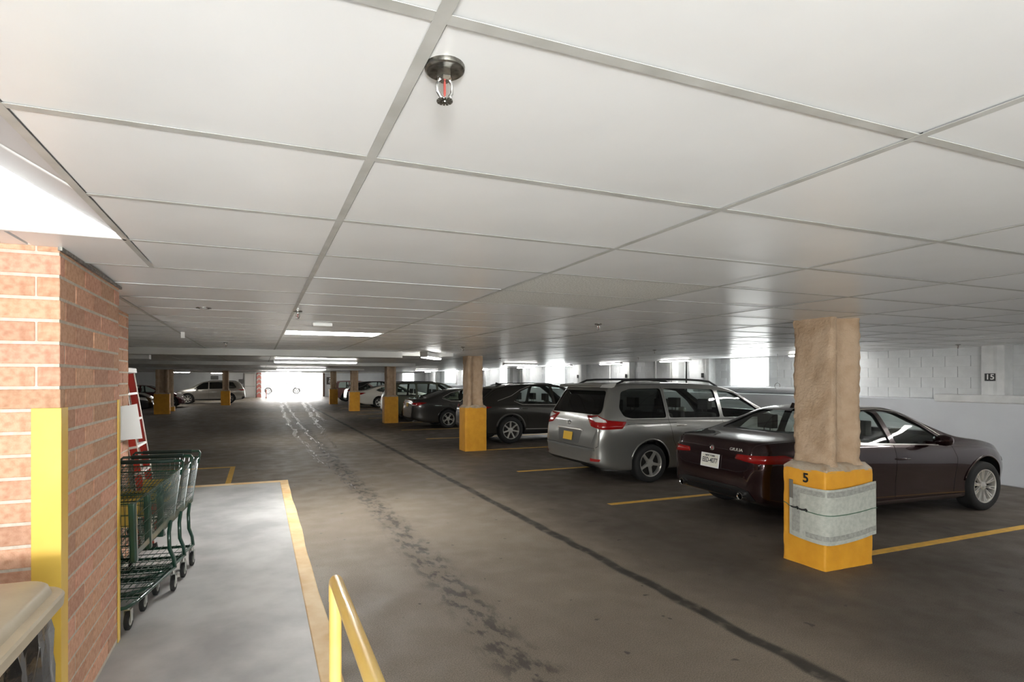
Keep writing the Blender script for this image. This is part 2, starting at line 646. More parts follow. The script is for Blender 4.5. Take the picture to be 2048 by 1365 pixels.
for i, (a, b_, z0, z1) in enumerate(WINS):
    w = thing('window_%d' % (i + 1), (12.16, (a + b_) / 2, z0), 'bright frosted window high in the white block wall', None)
    w['kind'] = 'structure'
    hw = (b_ - a) / 2
    hh = z1 - z0
    MB().box(-.05, .05, -hw, hw, 0, .04).box(-.05, .05, -hw, hw, hh - .04, hh).box(-.05, .05, -hw, -hw + .04, .04, hh - .04).box(-.05, .05, hw - .04, hw, .04, hh - .04).obj('window_frame', M_WHITE, w)
    box('window_pane', M_PANE, -.006, .0, -hw + .04, hw - .04, .04, hh - .04, w)
    box('window_sill', M_WHITE, -.12, .02, -hw - .03, hw + .03, -.04, 0, w)

M_PILR = mat('rough_white_paint', S(218, 219, 219), .7, bump=.8, bscale=14, c2=S(204, 206, 206), scale=5)


def pilaster(y, wd=.36, dp=.24, num=None, ledge=True):
    p = thing('pilaster', (12.1, y, LED), None, None)
    p.parent = wr
    mb = MB()
    poly = [(.02, -wd / 2), (-dp, -wd / 2 + .01), (-dp - .012, -wd * .2), (-dp, -wd * .05), (-dp - .01, wd * .15), (-dp, wd / 2 - .03), (-dp + .05, wd / 2), (.02, wd / 2)]
    mb.prism(poly, 0, CEIL - LED + .02)
    mb.obj('shaft', M_PILR, p, bev=.015)
    if num:
        s = thing('stall_sign', (12.1 - dp - .016, y + .02, LED + .40), 'small black plate with white number %s on the pilaster' % num, 'sign')
        box('plate', M_BLACK, -.004, .002, -.075, .075, -.065, .065, s)
        text('number', num, .13, M_WHITE, basis((-.006, 0, 0), (0, -1, 0), (0, 0, 1)), s, bold=.002)


pilaster(5.58, num='15')
for y, wd in ((12.15, .34), (13.35, .3), (15.75, .42), (18.75, .40), (23.6, .4), (25.0, .4), (28.5, .4), (31.6, .4), (33.2, .4), (37.6, .4), (40.5, .4)):
    pilaster(y, wd)
for i, (y, num) in enumerate(((12.2, '13'), (15.7, '12'), (18.78, '11'))):
    s = box('stall_sign', M_BLACK, -.004, .002, -.05, .05, -.065, .065, loc=(11.835, y, 1.92))
    tag(s, ['small black plate on the pilaster beside the bright window', 'small black plate on the pilaster over the minivan roof', 'small black plate on the pilaster past the minivan'][i], 'sign')
# plaster patch under the numbered pilaster
box('plaster_patch', M_PILR, 11.74, 12.0, 4.7, 6.4, LED - .05, LED + .09, wr, bev=.02)
# service pipes on the right wall
for i, (y, r) in enumerate(((13.72, .035), (14.42, .03), (13.05, .025), (16.9, .03), (24.3, .03))):
    o = MB().tube([(12.03, y, LED), (12.03, y, CEIL + .01)], r, 10).obj('conduit', M_WHITE if i != 2 else M_BLACK, wr, smooth=True)
tag(MB().tube([(11.92, 8.5, 1.53), (11.92, 12.6, 1.53)], .085, 20).obj('duct', mat('grey_duct', S(176, 178, 180), .45), smooth=True),
    'pale grey round duct lying on the wall ledge below the window', 'duct')

# ------------------------------------------------------------------ brick stair enclosure
BX, BY0, BY1, BX2, BY2 = -.834, 2.953, 4.06, -1.11, 5.85
bw = thing('wall_brick', (0, 0, 0), 'orange brick stair enclosure with pale mortar joints', None)
bw['kind'] = 'structure'
r = .10
e = .004
foot = [(-3.2, BY0 + e), (BX - e, BY0 + e), (BX - e, BY1 - e), (BX2 - e, BY1 - e)] + \
       [(BX2 - e - r + r * math.cos(a), BY2 - e - r + r * math.sin(a)) for a in [PI / 2 * k / 6 for k in range(7)]] + [(-3.2, BY2 - e)]
MB().prism(foot, WK, CEIL + .02).obj('mortar_core', M_MORT, bw)
BC = {}


def brick(x0, x1, y0, y1, z0, z1, bev=.003):
    key = tuple(round(v, 3) for v in (x1 - x0, y1 - y0, z1 - z0))
    if key not in BC:
        BC[key] = MB().box(0, x1 - x0, 0, y1 - y0, 0, z1 - z0).mesh('brick', M_BRICK)
    o = link('brick', BC[key], bw, bev=bev, seg=1)
    o.location = (x0 + random.uniform(-.0012, .0012), y0 + random.uniform(-.0012, .0012), z0)


J = .014
ztop = 2.363
for row in range(0, 24):
    z1 = ztop - .1 * (row - 1) - J / 2
    z0 = z1 - .1 + J
    if row == 0:
        z1 = CEIL + .006
    if z1 < WK + .02:
        break
    z0 = max(z0, WK)
    if row % 2:      # stretcher reaches the corner on the front
        x = BX
        k = 0
        while x > -2.3:
            brick(x - .305 + J, x, BY0, BY0 + .073 - J / 2, z0, z1)
            x -= .305
        y = BY0 + .073
    else:
        x = BX - .092
        while x > -2.3:
            brick(x - .305 + J, x, BY0, BY0 + .06, z0, z1)
            x -= .305
        y = BY0 + .228
        brick(BX - .085, BX, BY0, y - J / 2, z0, z1)
    while y < BY1 - .02:
        y1 = min(y + .305, BY1)
        if BY1 - y1 < .04:
            y1 = BY1
        brick(BX - .06, BX, y + J / 2, y1 - (J / 2 if y1 < BY1 else 0), z0, z1)
        y = y1
    y = BY1 + (.1 if row % 2 else .25)
    brick(BX2 - .06, BX2, BY1, y - J / 2, z0, z1)
    while y < BY2 - r - .03:
        y1 = min(y + .305, BY2 - r)
        if BY2 - r - y1 < .06:
            y1 = BY2 - r
        brick(BX2 - .06, BX2, y + J / 2, y1 - J / 2, z0, z1)
        y = y1
    # bullnose brick at the rounded end
    key = ('bull', round(z1 - z0, 3))
    if key not in BC:
        poly = [(-.16, -.0), (0, -.0)] + [(-r + r * math.cos(a), r * math.sin(a)) for a in [PI / 2 * q / 5 for q in range(6)]] + [(-.16, r)]
        BC[key] = MB().prism([(-.16, J / 2), (0, J / 2)] + [(-r + r * math.cos(a), r * math.sin(a)) for a in [PI / 2 * q / 5 for q in range(1, 6)]] + [(-.16, r)], 0, z1 - z0).mesh('brick', M_BRICK)
    o = link('brick', BC[key], bw)
    o.location = (BX2, BY2 - r, z0)
# dark metal closure strip between brick and ceiling
box('trim_1', M_DKSTEEL, BX - .005, BX + .012, BY0 - .012, BY1 + .02, CEIL - .012, CEIL + .004)['kind'] = 'structure'

# corner guards
GZ = 1.672
g1 = MB().prism([(BX - .105, BY0 - .006), (BX + .006, BY0 - .006), (BX + .006, BY0 + .09), (BX, BY0 + .09), (BX, BY0 - .0005), (BX - .105, BY0 - .0005)], WK, GZ)
tag(g1.obj('corner_guard', M_YEL, bev=.0015), 'wide yellow angle guard on the brick corner behind the trash bin', 'corner guard')
g2 = MB().prism([(BX + .0005, BY1 - .05), (BX + .006, BY1 - .05), (BX + .006, BY1 + .006), (BX - .09, BY1 + .006), (BX - .09, BY1 + .0005), (BX + .0005, BY1 + .0005)], WK, GZ)
tag(g2.obj('corner_guard', M_YEL, bev=.0015), 'thin yellow guard on the brick edge beside the shopping carts', 'corner guard')
# white sheet fixed to the recessed brick
sh = MB()
a0, b0, a1, b1 = Vector((-1.098, 5.38, 1.57)), Vector((-1.06, 5.84, 1.575)), Vector((-1.098, 5.38, 1.285)), Vector((-1.02, 5.86, 1.25))
g = 8
for th in (0, .004):
    for i in range(g + 1):
        for j in range(g + 1):
            u, v = i / g, j / g
            p = (a0 * (1 - u) + b0 * u) * (1 - v) + (a1 * (1 - u) + b1 * u) * v
            p = p + Vector((.012 * math.sin(PI * u) + th, 0, 0))
            sh.v.append(tuple(p))
o2 = (g + 1) ** 2
for i in range(g):
    for j in range(g):
        q = i * (g + 1) + j
        sh.f.append((q, q + 1, q + g + 2, q + g + 1))
        sh.f.append((o2 + q, o2 + q + g + 1, o2 + q + g + 2, o2 + q + 1))
tag(sh.obj('notice_sheet', M_WHITE, smooth=True), 'blank white sheet fixed to the recessed brick wall above the carts', 'notice')

# ------------------------------------------------------------------ suspended ceiling
ce = thing('ceiling', (0, 0, 0), 'white suspended ceiling of long tiles in a metal grid', None)
ce['kind'] = 'structure'
GX0, GY0, TX, TY = .2772, .8487, 1.219, .6096
RX = [GX0 + TX * k for k in range(-12, 11)]
RY = [GY0 + TY * k for k in range(-7, 85)]
box('ceiling_slab', M_WALL, -15.6, 12.4, -3.4, 52.2, CEIL + .75, CEIL + .85, ce)
tw = .0125
run = MB().box(-tw, tw, -3.3, 52, 0, .0015).mesh('main_runner', M_GRID)
for x in RX:
    if -15.5 < x < 12.1:
        if abs(x - RX[11]) < .01:
            MB().box(-tw, tw, 3.29, 52, 0, .0015).obj('main_runner', M_GRID, ce, loc=(x, 0, CEIL))
        else:
            link('main_runner', run, ce, loc=(x, 0, CEIL))
WX = -.525
box('main_runner', M_GRID, WX - tw, WX + tw, -3.3, 3.29, CEIL, CEIL + .0015, ce)
tee = MB().box(-15.5, 12.1, -tw, tw, .0008, .0018).mesh('cross_tee', M_GRID)
teen = MB().box(WX, 12.1, -tw, tw, .0008, .0018).mesh('cross_tee', M_GRID)
for y in RY:
    if -3.2 < y < 52:
        link('cross_tee', tee if y > 2.6 else teen, ce, loc=(0, y, CEIL))

LIGHTCELLS = {(11 + 1, 10 + 7), (13, 17)}
light_cell = None
cells = []
for i, x in enumerate(RX):
    for j, y in enumerate(RY):
        x0, x1, y0, y1 = x, min(x + TX, 12.1), y, min(y + TY, 51.98)
        if x0 > 12.0 or y0 < -3.2 or y0 > 51.8 or x0 < -15.45:
            continue
        if y1 < 3.4:
            if x1 < -.5:
                if y0 > 2.6 and x1 > -1.0:
                    x1 = x1
                else:
                    continue
            if abs(x1 - GX0) < .01:
                x0 = WX
            if y0 > 2.6 and x1 < -.9:
                continue
        if abs(x0 - GX0) < .01 and abs(y0 - (GY0 + 10 * TY)) < .01:
            light_cell = (x0, x1, y0, y1)
            continue
        if y1 < BY2 + .1 and y0 > 3.2 and x1 < -.9:
            if x1 < BX2 - .1:
                continue
        P = [project_px((a, b_, CEIL)) for a, b_ in ((x0, y0), (x1, y0), (x1, y1), (x0, y1))]
        ar = 0
        if all(P):
            Q = [(min(max(p[0], 0), 2048), min(max(p[1], 0), 1365)) for p in P]
            ar = abs(sum(Q[k][0] * Q[(k + 1) % 4][1] - Q[(k + 1) % 4][0] * Q[k][1] for k in range(4))) / 2
        elif y1 > .3:
            ar = 1e6
        cells.append((ar, x0, x1, y0, y1))
# flat cut tile between the light well and the brick
cells.append((1e5, -.95, WX, GY0 + 3 * TY, GY0 + 4 * TY))
cells.append((1e5, -1.35, -.95, GY0 + 3 * TY, GY0 + 4 * TY))
cells.sort(reverse=True)
TC = {}
gp = .003
fieldm = MB()
for k, (ar, x0, x1, y0, y1) in enumerate(cells):
    acou = abs(x0 - RX[13]) < .02 and (3 <= round((y0 - GY0) / TY) <= 4)
    if k < 298:
        key = (round(x1 - x0, 3), round(y1 - y0, 3), acou)
        if key not in TC:
            TC[key] = MB().box(tw + gp, x1 - x0 - gp, tw + gp, y1 - y0 - gp, 0, .014).mesh('ceiling_tile', M_ACOU if acou else M_TILE)
        o = link('ceiling_tile', TC[key], ce, loc=(x0, y0, CEIL + .0035 + random.uniform(0, .002)))
        if random.random() < .12:
            o.rotation_euler = (random.uniform(0, .006), 0, 0)
        if abs(x0 - RX[11]) < .02 and round((y0 - GY0) / TY) == 4:      # displaced, sagging tile
            o.rotation_euler = (-.035, .006, 0)
            o.location.z += .024
    else:
        fieldm.box(x0 + gp, x1 - gp, y0 + gp, y1 - gp, CEIL + .004, CEIL + .018)
fo = fieldm.obj('ceiling_tile_field', M_TILE, ce)
fo['kind'] = 'stuff'

# raised light well over the brick corner: panels sloping up, white gable with an added glow at its end
lw = thing('light_well', (WX, GY0 + 3 * TY, CEIL), 'raised light well with sloping grey panels and a white end panel given an added glow', None)
lw.parent = ce
sl = .58
for k in range(-7, 3):
    y0 = (k - 3) * TY
    M = Matrix.Rotation(math.atan(sl), 4, 'Y')
    p = MB().box(-1.05, -.008, .006, TY - .006, 0, .012, M).obj('sloping_panel', mat('grey_panel', S(150, 148, 146), .5), lw, loc=(0, y0, .006))
    MB().box(-1.05, -.0, -.011, .011, -.003, .003, M).obj('panel_tee', M_GRID, lw, loc=(0, y0, .004))
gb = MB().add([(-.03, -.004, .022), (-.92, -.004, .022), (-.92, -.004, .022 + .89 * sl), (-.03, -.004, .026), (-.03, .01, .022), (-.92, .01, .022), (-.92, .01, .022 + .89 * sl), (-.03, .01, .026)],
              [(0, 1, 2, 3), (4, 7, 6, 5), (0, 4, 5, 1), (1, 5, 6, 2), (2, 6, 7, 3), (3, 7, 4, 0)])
gb.obj('end_panel_added_glow', mat('white_panel_added_glow', (.9, .9, .9), .5, emit=(1, .99, .97), estr=.55), lw)  # no lamp: weak emission stands in for light falling on the white panel
box('panel_rim', M_WHITE, -.92, 0, -.01, .012, 0, .022, lw)

# recessed ceiling light in the grid
x0, x1, y0, y1 = light_cell


def troffer(x0, x1, y0, y1, z, label):
    t = thing('ceiling_light', ((x0 + x1) / 2, (y0 + y1) / 2, z), label, 'ceiling light')
    hx, hy = (x1 - x0) / 2 - .014, (y1 - y0) / 2 - .014
    MB().box(-hx, hx, -hy, -hy + .015, 0.0, .06).box(-hx, hx, hy - .015, hy, 0.0, .06).box(-hx, -hx + .015, -hy + .015, hy - .015, 0, .06).box(hx - .015, hx, -hy + .015, hy - .015, 0, .06).box(-hx, hx, -hy, hy, .06, .075).obj('housing', M_WHITE, t)
    box('diffuser', M_TUBE, -hx + .016, hx - .016, -hy + .016, hy - .016, .008, .014, t)
    return t


troffer(x0, x1, y0, y1, CEIL + .003, 'long recessed ceiling light glowing in the grid above the driving lane')


def batten(x, y, rz, label, L=1.22, drop=.09, w=.16, lit=None):
    t = thing('strip_light', (x, y, CEIL - drop), label, 'ceiling light', rz)
    MB().box(-L / 2, L / 2, -w / 2, w / 2, .02, drop).obj('housing', M_WHITE, t, bev=.006)
    MB().box(-L / 2 + .02, L / 2 - .02, -w / 2 + .012, w / 2 - .012, -.012, .02).obj('diffuser', lit or M_TUBE, t, bev=.01)
    for s in (-1, 1):
        box('end_cap', M_STEEL, s * L / 2 - .006, s * L / 2 + .006, -w / 2, w / 2, .0, drop, t)
    return t


batten(3.55, 11.6, math.radians(58), 'tilted strip light hanging over the edge of the parking stalls', drop=.12, lit=M_TUBE2)
batten(1.6, 17.0, 0, 'strip light across the lane behind the first ceiling beam', L=2.4, lit=M_TUBE2)
batten(2.0, 29.0, 0, 'strip light across the lane near the far exit', L=2.4, lit=M_TUBE2)
batten(1.6, 41.0, 0, 'strip light across the lane just before the exit opening', L=2.4, lit=M_TUBE2)
batten(-5.0, 21.0, 0, 'strip light over the left bays behind the brick wall', L=.6, lit=M_TUBE2)
batten(-6.5, 33.0, 0, 'strip light over the left bays near the yellow-based columns', L=.7, lit=M_TUBE2)
batten(-5.2, 43.0, 0, 'strip light above the silver wagon', L=1.3)
batten(8.7, 17.6, 0, 'strip light above the dark crossover and the next stall', L=1.3, lit=M_TUBE2)
batten(8.9, 30.0, 0, 'strip light above the far parking stalls', L=1.3, lit=M_TUBE2)
batten(8.6, 1.0, 0, 'added fill strip light above the stall in front of the maroon sedan', L=1.3)  # added lamp out of frame, brightens the right wall and sedan side
batten(9.75, 7.05, .62, 'added fill strip light over the hood of the maroon sedan', L=1.1)  # added lamp, hidden from the camera by the column, lifts the stalls
batten(10.4, 2.6, PI / 2, 'added fill strip light along the block wall before the maroon sedan', L=2.4, lit=M_TUBE2)  # added lamp out of frame to brighten the near block wall
batten(3.2, -.9, 0, 'added fill strip light over the open floor before the number 5 column', L=1.3, lit=M_TUBE2)  # added lamp behind the camera, lights the near floor and brick side

for y, wh in ((8.6, 'in front of the maroon sedan'), (13.0, 'just past the bright window by the minivan'), (16.2, 'above the nose of the charcoal crossover'), (19.4, 'above the nose of the dark grey sedan'),
              (23.0, 'above the nose of the green-grey wagon'), (27.8, 'behind the roof of the green-grey wagon'), (32.6, 'before the white sedan'), (38.6, 'above the black crossover past the white sedan')):
    b_ = batten(11.55, y, PI / 2, 'added slim fill strip light on the block wall ' + wh, L=1.22, drop=.05, w=.10, lit=M_TUBE2)  # added row of lamps to brighten the block wall behind the cars
    b_['group'] = 'added fill strip lights along the block wall'
batten(-3.0, 49.0, 0, 'strip light before the far white wall behind the silver wagon', L=1.3)

# ceiling beams
M_BEAM = mat('beam_paint', S(206, 206, 202), .6, c2=S(196, 196, 192), scale=2)
for k, (x0, x1, y0, y1, d) in enumerate(((-15.5, 2.86, 11.45, 11.8, .125), (2.86, 4.1, 11.7, 11.9, .07), (-15.5, 5.4, 19.6, 19.9, .11), (-15.5, 5.4, 30.2, 30.5, .10), (-15.5, 12, 42, 42.3, .08))):
    tag(box('trim_%d' % (k + 2), M_BEAM, x0, x1, y0, y1, CEIL - d, CEIL + .01, bev=.004), 'pale boxed ceiling beam', kind='structure')
tag(box('access_panel', M_BEAM, 1.4, 2.86, 11.82, 12.6, CEIL - .10, CEIL + .002, bev=.004), 'grey boxed duct section behind the ceiling beam', 'duct')
tag(box('access_panel', M_WHITE, -4.6, -2.3, 14.0, 14.25, CEIL - .13, CEIL + .002, bev=.004), 'white boxed duct hanging over the left bays', 'duct')

# sprinklers
def sprinkler(big=False):
    t = thing('sprinkler', (0, 0, CEIL), 'sprinkler', 'sprinkler')
    n = 32 if big else 14
    MB().lathe([(.036, .006), (.0385, -.001), (.0375, -.007), (.034, -.009), (.022, -.006), (.012, -.005)], n).obj('escutcheon', M_DKSTEEL, t, smooth=35)
    fr = MB()
    fr.lathe([(.012, -.004), (.0145, -.010), (.0145, -.022), (.010, -.027)], 6)
    for s in (-1, 1):
        fr.tube([(s * .011, 0, -.024), (s * .0145, 0, -.034), (s * .0145, 0, -.048), (s * .008, 0, -.058), (0, 0, -.061)], .0034, 8)
    fr.obj('frame', M_CHROME, t, smooth=35)
    MB().lathe([(.0005, -.026), (.0026, -.029), (.0026, -.052), (.0008, -.057)], 8).obj('glass_bulb', mat('red_bulb', S(150, 70, 64), .15), t, smooth=True)
    d = MB()
    teeth = 14 if big else 8
    poly = []
    for k in range(teeth):
        a0 = 2 * PI * k / teeth
        for da, r_ in ((-.14, .0155), (.14, .0155), (.17, .0095), (.28, .0095)):
            poly.append((r_ * math.cos(a0 + da), r_ * math.sin(a0 + da)))
    d.prism(poly, -.0655, -.064)
    d.lathe([(.004, -.060), (.006, -.063), (.004, -.068), (0, -.069)], 10)
    d.obj('deflector', M_DKSTEEL, t, smooth=35)
    return t


s0 = sprinkler(True)
s0.location = (.328, .985, CEIL + .004)
s0['label'] = 'tarnished pendant sprinkler head with red bulb beside the nearest ceiling runner'
s1 = sprinkler()
s1.location = (.31, 4.95, CEIL + .004)
SPL = [((.31, 4.95), 'sprinkler head on the ceiling runner before the glowing recessed light'), ((3.36, 4.93), 'sprinkler head in the ceiling above the silver minivan'),
       ((11.05, 5.66), 'sprinkler head close to the white block wall'), ((3.47, 9.36), 'sprinkler head before the second yellow-based column'),
       ((7.4, 8.9), 'sprinkler head over the minivan hood'), ((-.5, 9.6), 'sprinkler head before the long ceiling beam'),
       ((9.6, 12.2), 'sprinkler head over the empty stall by the window'), ((6.3, 14.0), 'sprinkler head over the dark crossover')]
for i, (p, lb) in enumerate(SPL):
    o = s1 if i == 0 else copy_tree(s1)
    o.location = (p[0], p[1], CEIL + .004)
    o['label'] = lb
tag(MB().box(-.1, .1, -.045, .045, -.03, .005).obj('smoke_detector', M_WHITE, bev=.008, loc=(.62, 5.95, CEIL)), 'small white box detector on the ceiling before the glowing light', 'detector')
tag(box('ceiling_tag', M_WHITE, -.022, .022, -.004, .004, -.07, .004, loc=(-.89, 7.66, CEIL)), 'small white tag hanging from the ceiling on the left', 'tag')
dl = thing('recessed_fitting', (-.43, 5.02, CEIL), 'small round recessed fitting in the ceiling', 'ceiling fitting')
MB().lathe([(.06, .012), (.06, 0), (.045, -.002), (.04, .012)], 20).obj('ring', M_DKSTEEL, dl, smooth=30)
MB().lathe([(.03, .012), (.03, 0), (.0, -.004)], 16).obj('lens', M_WHITE, dl, smooth=30)
# wire hook hanging over the duct
hk = MB().tube([(11.2, 9.25, CEIL + .005), (11.2, 9.25, 1.72)], .004, 6)
hk.tube([(11.2, 9.25 + .07 * math.sin(a), 1.65 + .07 * math.cos(a)) for a in [0, .8, 1.6, 2.2, 2.6]], .006, 6)
hk.tube([(11.2, 9.25 - .07 * math.sin(a), 1.65 + .07 * math.cos(a)) for a in [0, .8, 1.6, 2.0]], .006, 6)
tag(hk.obj('wire_hook', M_DKSTEEL, smooth=True), 'wire hook hanging from the ceiling beside the number 5 column', 'hook')
# ------------------------------------------------------------------ columns
def noise2(x, y, z):
    return math.sin(x * 13.1 + y * 7.7) * math.sin(z * 9.3 + x * 5.1) * .5 + math.sin(y * 23.7 + z * 17.9 + 1.3) * math.sin(x * 19.3 - z * 11.1) * .5


def sprayed_shaft(name, hx, hy, z0, z1, parent, rec=.09, seed=0.):
    """I-shaped steel column thickly sprayed with fireproofing: flange faces on +-x, web recess on +-y"""
    fl = hx * .42
    poly = []
    ctl = [(-hx, -hy), (-hx + fl, -hy), (-hx + fl + .035, -hy + rec), (hx - fl - .035, -hy + rec), (hx - fl, -hy), (hx, -hy),
           (hx, hy), (hx - fl, hy), (hx - fl - .035, hy - rec), (-hx + fl + .035, hy - rec), (-hx + fl, hy), (-hx, hy)]
    for i in range(len(ctl)):
        a, b_ = Vector(ctl[i]), Vector(ctl[(i + 1) % len(ctl)])
        k = max(1, int((b_ - a).length / .035))
        for q in range(k):
            poly.append(a.lerp(b_, q / k))
    # soften the corners
    for _ in range(1):
        poly = [(poly[i - 1] + poly[i] * 4 + poly[(i + 1) % len(poly)]) / 6 for i in range(len(poly))]
    nz = 44
    mb = MB()
    n = len(poly)
    for k in range(nz + 1):
        t = k / nz
        z = z0 + (z1 - z0) * t
        fl_ = 1 + .10 * max(0, 1 - (z - z0) / .07) ** 2
        for p in poly:
            d = noise2(p.x * 2 + seed, p.y * 2, z * 1.2)
            nrm = p.normalized()
            q = p * fl_ + nrm * (.011 * d + .004 * math.sin(z * 61 + p.x * 90 + p.y * 70 + seed))
            mb.v.append((q.x, q.y, z))
    for k in range(nz):
        for i in range(n):
            j = (i + 1) % n
            mb.f.append((k * n + i, k * n + j, (k + 1) * n + j, (k + 1) * n + i))
    mb.f.append([nz * n + i for i in range(n)])
    return mb.obj(name, M_SPRAY, parent, smooth=60)


def base_block(hx, hy, h, parent, seed=0.):
    mb = MB()
    poly = rrect(hx, hy, .02, 3)
    N = []
    for i in range(len(poly)):
        a, b_ = Vector(poly[i]), Vector(poly[(i + 1) % len(poly)])
        k = max(1, int((b_ - a).length / .06))
        for q in range(k):
            N.append(a.lerp(b_, q / k))
    nz = 16
    n = len(N)
    for k in range(nz + 1):
        z = h * k / nz
        for p in N:
            d = .005 * noise2(p.x * 3 + seed, p.y * 3, z * 3)
            zz = z + (.012 * noise2(p.x * 2, p.y * 2, seed + 1) if k == nz else 0)
            q = p + p.normalized() * d
            mb.v.append((q.x, q.y, zz))
    for k in range(nz):
        for i in range(n):
            j = (i + 1) % n
            mb.f.append((k * n + i, k * n + j, (k + 1) * n + j, (k + 1) * n + i))
    ob = mb.obj('yellow_base', M_YELB, parent, smooth=50)
    # rough cement top
    t = MB()
    for q, (sc, z) in enumerate(((1.0, h - .012), (.99, h + .012), (.84, h + .055), (.6, h + .065))):
        for p in N:
            d = 1 + .03 * noise2(p.x * 4 + q, p.y * 4, seed)
            t.v.append((p.x * sc * (d if q else 1), p.y * sc * (d if q else 1), z + (.012 * noise2(p.x * 5, p.y * 5, q) if q else 0)))
    for q in range(3):
        for i in range(n):
            j = (i + 1) % n
            t.f.append((q * n + i, q * n + j, (q + 1) * n + j, (q + 1) * n + i))
    t.f.append([3 * n + i for i in range(n)])
    t.obj('cement_top', mat('cement_cap', S(174, 152, 126), .95, c2=S(188, 176, 158), scale=9, bump=.8, bscale=30), parent, smooth=60)
    return ob


def column(x, y, hx, hy, bx, by, h, label, seed, off=(0, 0)):
    c = thing('column', (x, y, 0), label, 'column')
    base_block(bx, by, h, c, seed)
    s = sprayed_shaft('fireproofed_shaft', hx, hy, h + .04, CEIL + .012, c, seed=seed)
    s.location = (off[0], off[1], 0)
    return c


C5X, C5Y = 5.262, 3.785
c5 = column(C5X, C5Y, .205, .20, .336, .222, .93, 'tan fireproofed column on a yellow base with a black number 5', .3, (-.02, -.005))
text('number', '5', .125, M_BLACK, basis((-.342, -.03, .845), (0, -1, 0), (0, 0, 1)), c5, bold=.003)
column(5.08, 12.99, .20, .20, .29, .225, 1.09, 'sprayed column with yellow base standing behind the silver minivan', 1.7)
column(5.08, 22.42, .20, .20, .29, .225, 1.09, 'sprayed column with yellow base beside the green-grey wagon', 2.9)
column(5.06, 31.55, .20, .20, .29, .225, 1.09, 'sprayed column with yellow base in front of the white sedan', 4.1)
column(5.06, 41.0, .20, .20, .29, .225, 1.09, 'sprayed column with orange base nearest the far exit, right of the lane', 5.3)
column(-4.72, 32.4, .28, .22, .36, .23, 1.05, 'wide double column with yellow base beside the dark red car', 6.1)
column(-4.80, 35.2, .22, .22, .30, .23, .25, 'dark column standing just behind the wide yellow-based one', 6.9)
column(-2.2, 41.9, .20, .2, .30, .23, 1.0, 'column with yellow base in front of the silver wagon', 7.7)

# padded mat tied round the number 5 column
M_MAT = mat('padding_fabric', S(196, 198, 188), .9, c2=S(178, 182, 172), scale=26, bump=.3, bscale=120)
M_MATB = mat('padding_border', S(150, 150, 144), .85, c2=S(172, 172, 164), scale=40, bump=.2, bscale=150)
mt = thing('padded_mat', (C5X, C5Y, 0), 'worn pale grey padded mat with darker borders wrapped round the yellow base', 'mat')
hx, hy, off = .336, .222, .012
# path round the base: along -x face to the corner, then along the -y face
path = [(-hx - off, .135), (-hx - off - .012, .05), (-hx - off - .014, -.06), (-hx - off - .010, -.15), (-hx - off - .004, -.205), (-hx + .01, -hy - off - .008), (-hx + .09, -hy - off - .018),
        (-hx + .22, -hy - off - .022), (-hx + .36, -hy - off - .018), (-hx + .5, -hy - off - .012), (-hx + .60, -hy - off - .004), (hx + .018, -hy - off + .004)]
pl = [Vector((p[0], p[1])) for p in path]
cum = [0]
for i in range(1, len(pl)):
    cum.append(cum[-1] + (pl[i] - pl[i - 1]).length)
TOT = cum[-1]


def matpt(u, v, d=0.):
    """u along the wrap 0..1, v up 0..1"""
    def pp(uu):
        s = min(max(uu, 0), 1) * TOT
        return Vector((float(np.interp(s, cum, [p.x for p in pl])), float(np.interp(s, cum, [p.y for p in pl]))))
    p = (pp(u - .03) + pp(u) * 2 + pp(u + .03)) / 4
    t = (pp(u + .02) - pp(u - .02)).normalized()
    nrm = Vector((t.y, -t.x))
    sag = -.035 * math.sin(PI * min(u * 1.1, 1)) + .02 * u
    z = .275 + sag * (1 - .4 * v) + v * .50 + .02 * u * v
    w = .006 * math.sin(u * 9) * (1 - v)
    q = p - nrm * 0 + nrm * (d + w)
    if nrm.dot(p) < 0:
        q = p - nrm * (d + w)
    return (q.x, q.y, z)


def matpiece(name, u0, u1, v0, v1, d, th, m, nu=24, nv=8):
    mb = MB()
    for dd in (d, d + th):
        for i in range(nu + 1):
            for j in range(nv + 1):
                mb.v.append(matpt(u0 + (u1 - u0) * i / nu, v0 + (v1 - v0) * j / nv, dd))
    o2 = (nu + 1) * (nv + 1)
    for i in range(nu):
        for j in range(nv):
            q = i * (nv + 1) + j
            mb.f.append((q, q + nv + 1, q + nv + 2, q + 1))
            mb.f.append((o2 + q, o2 + q + 1, o2 + q + nv + 2, o2 + q + nv + 1))
    for i in range(nu):
        for j in (0, nv):
            q, r_ = i * (nv + 1) + j, (i + 1) * (nv + 1) + j
            mb.f.append((q, r_, o2 + r_, o2 + q))
    for i in (0, nu):
        for j in range(nv):
            q = i * (nv + 1) + j
            mb.f.append((q, q + 1, o2 + q + 1, o2 + q))
    return mb.obj(name, m, mt, smooth=40)


matpiece('pad', 0, 1, 0, 1, 0, .010, M_MAT, 40, 10)
matpiece('border', .05, 1, .86, .96, .0102, .0015, M_MATB)
matpiece('border', .18, 1, .07, .16, .0102, .0015, M_MATB)
matpiece('border', .04, .12, .10, .86, .0102, .0015, M_MATB, 6)
st = MB().tube([matpt(0, .80, .016), matpt(0.012, .98, .018)], .004, 4)
stp = thing('strap', (0, 0, 0), None, None)
MB().add([matpt(-.0, .72, .012), matpt(.05, .72, .014), matpt(.05, 1.08, .016), matpt(0., 1.08, .014), matpt(0., .72, .009), matpt(.05, .72, .0105), matpt(.05, 1.08, .0115), matpt(0., 1.08, .010)],
         [(0, 1, 2, 3), (4, 7, 6, 5), (0, 4, 5, 1), (1, 5, 6, 2), (2, 6, 7, 3), (3, 7, 4, 0)]).obj('tape_strip', mat('grey_tape', S(120, 116, 108), .5), mt)
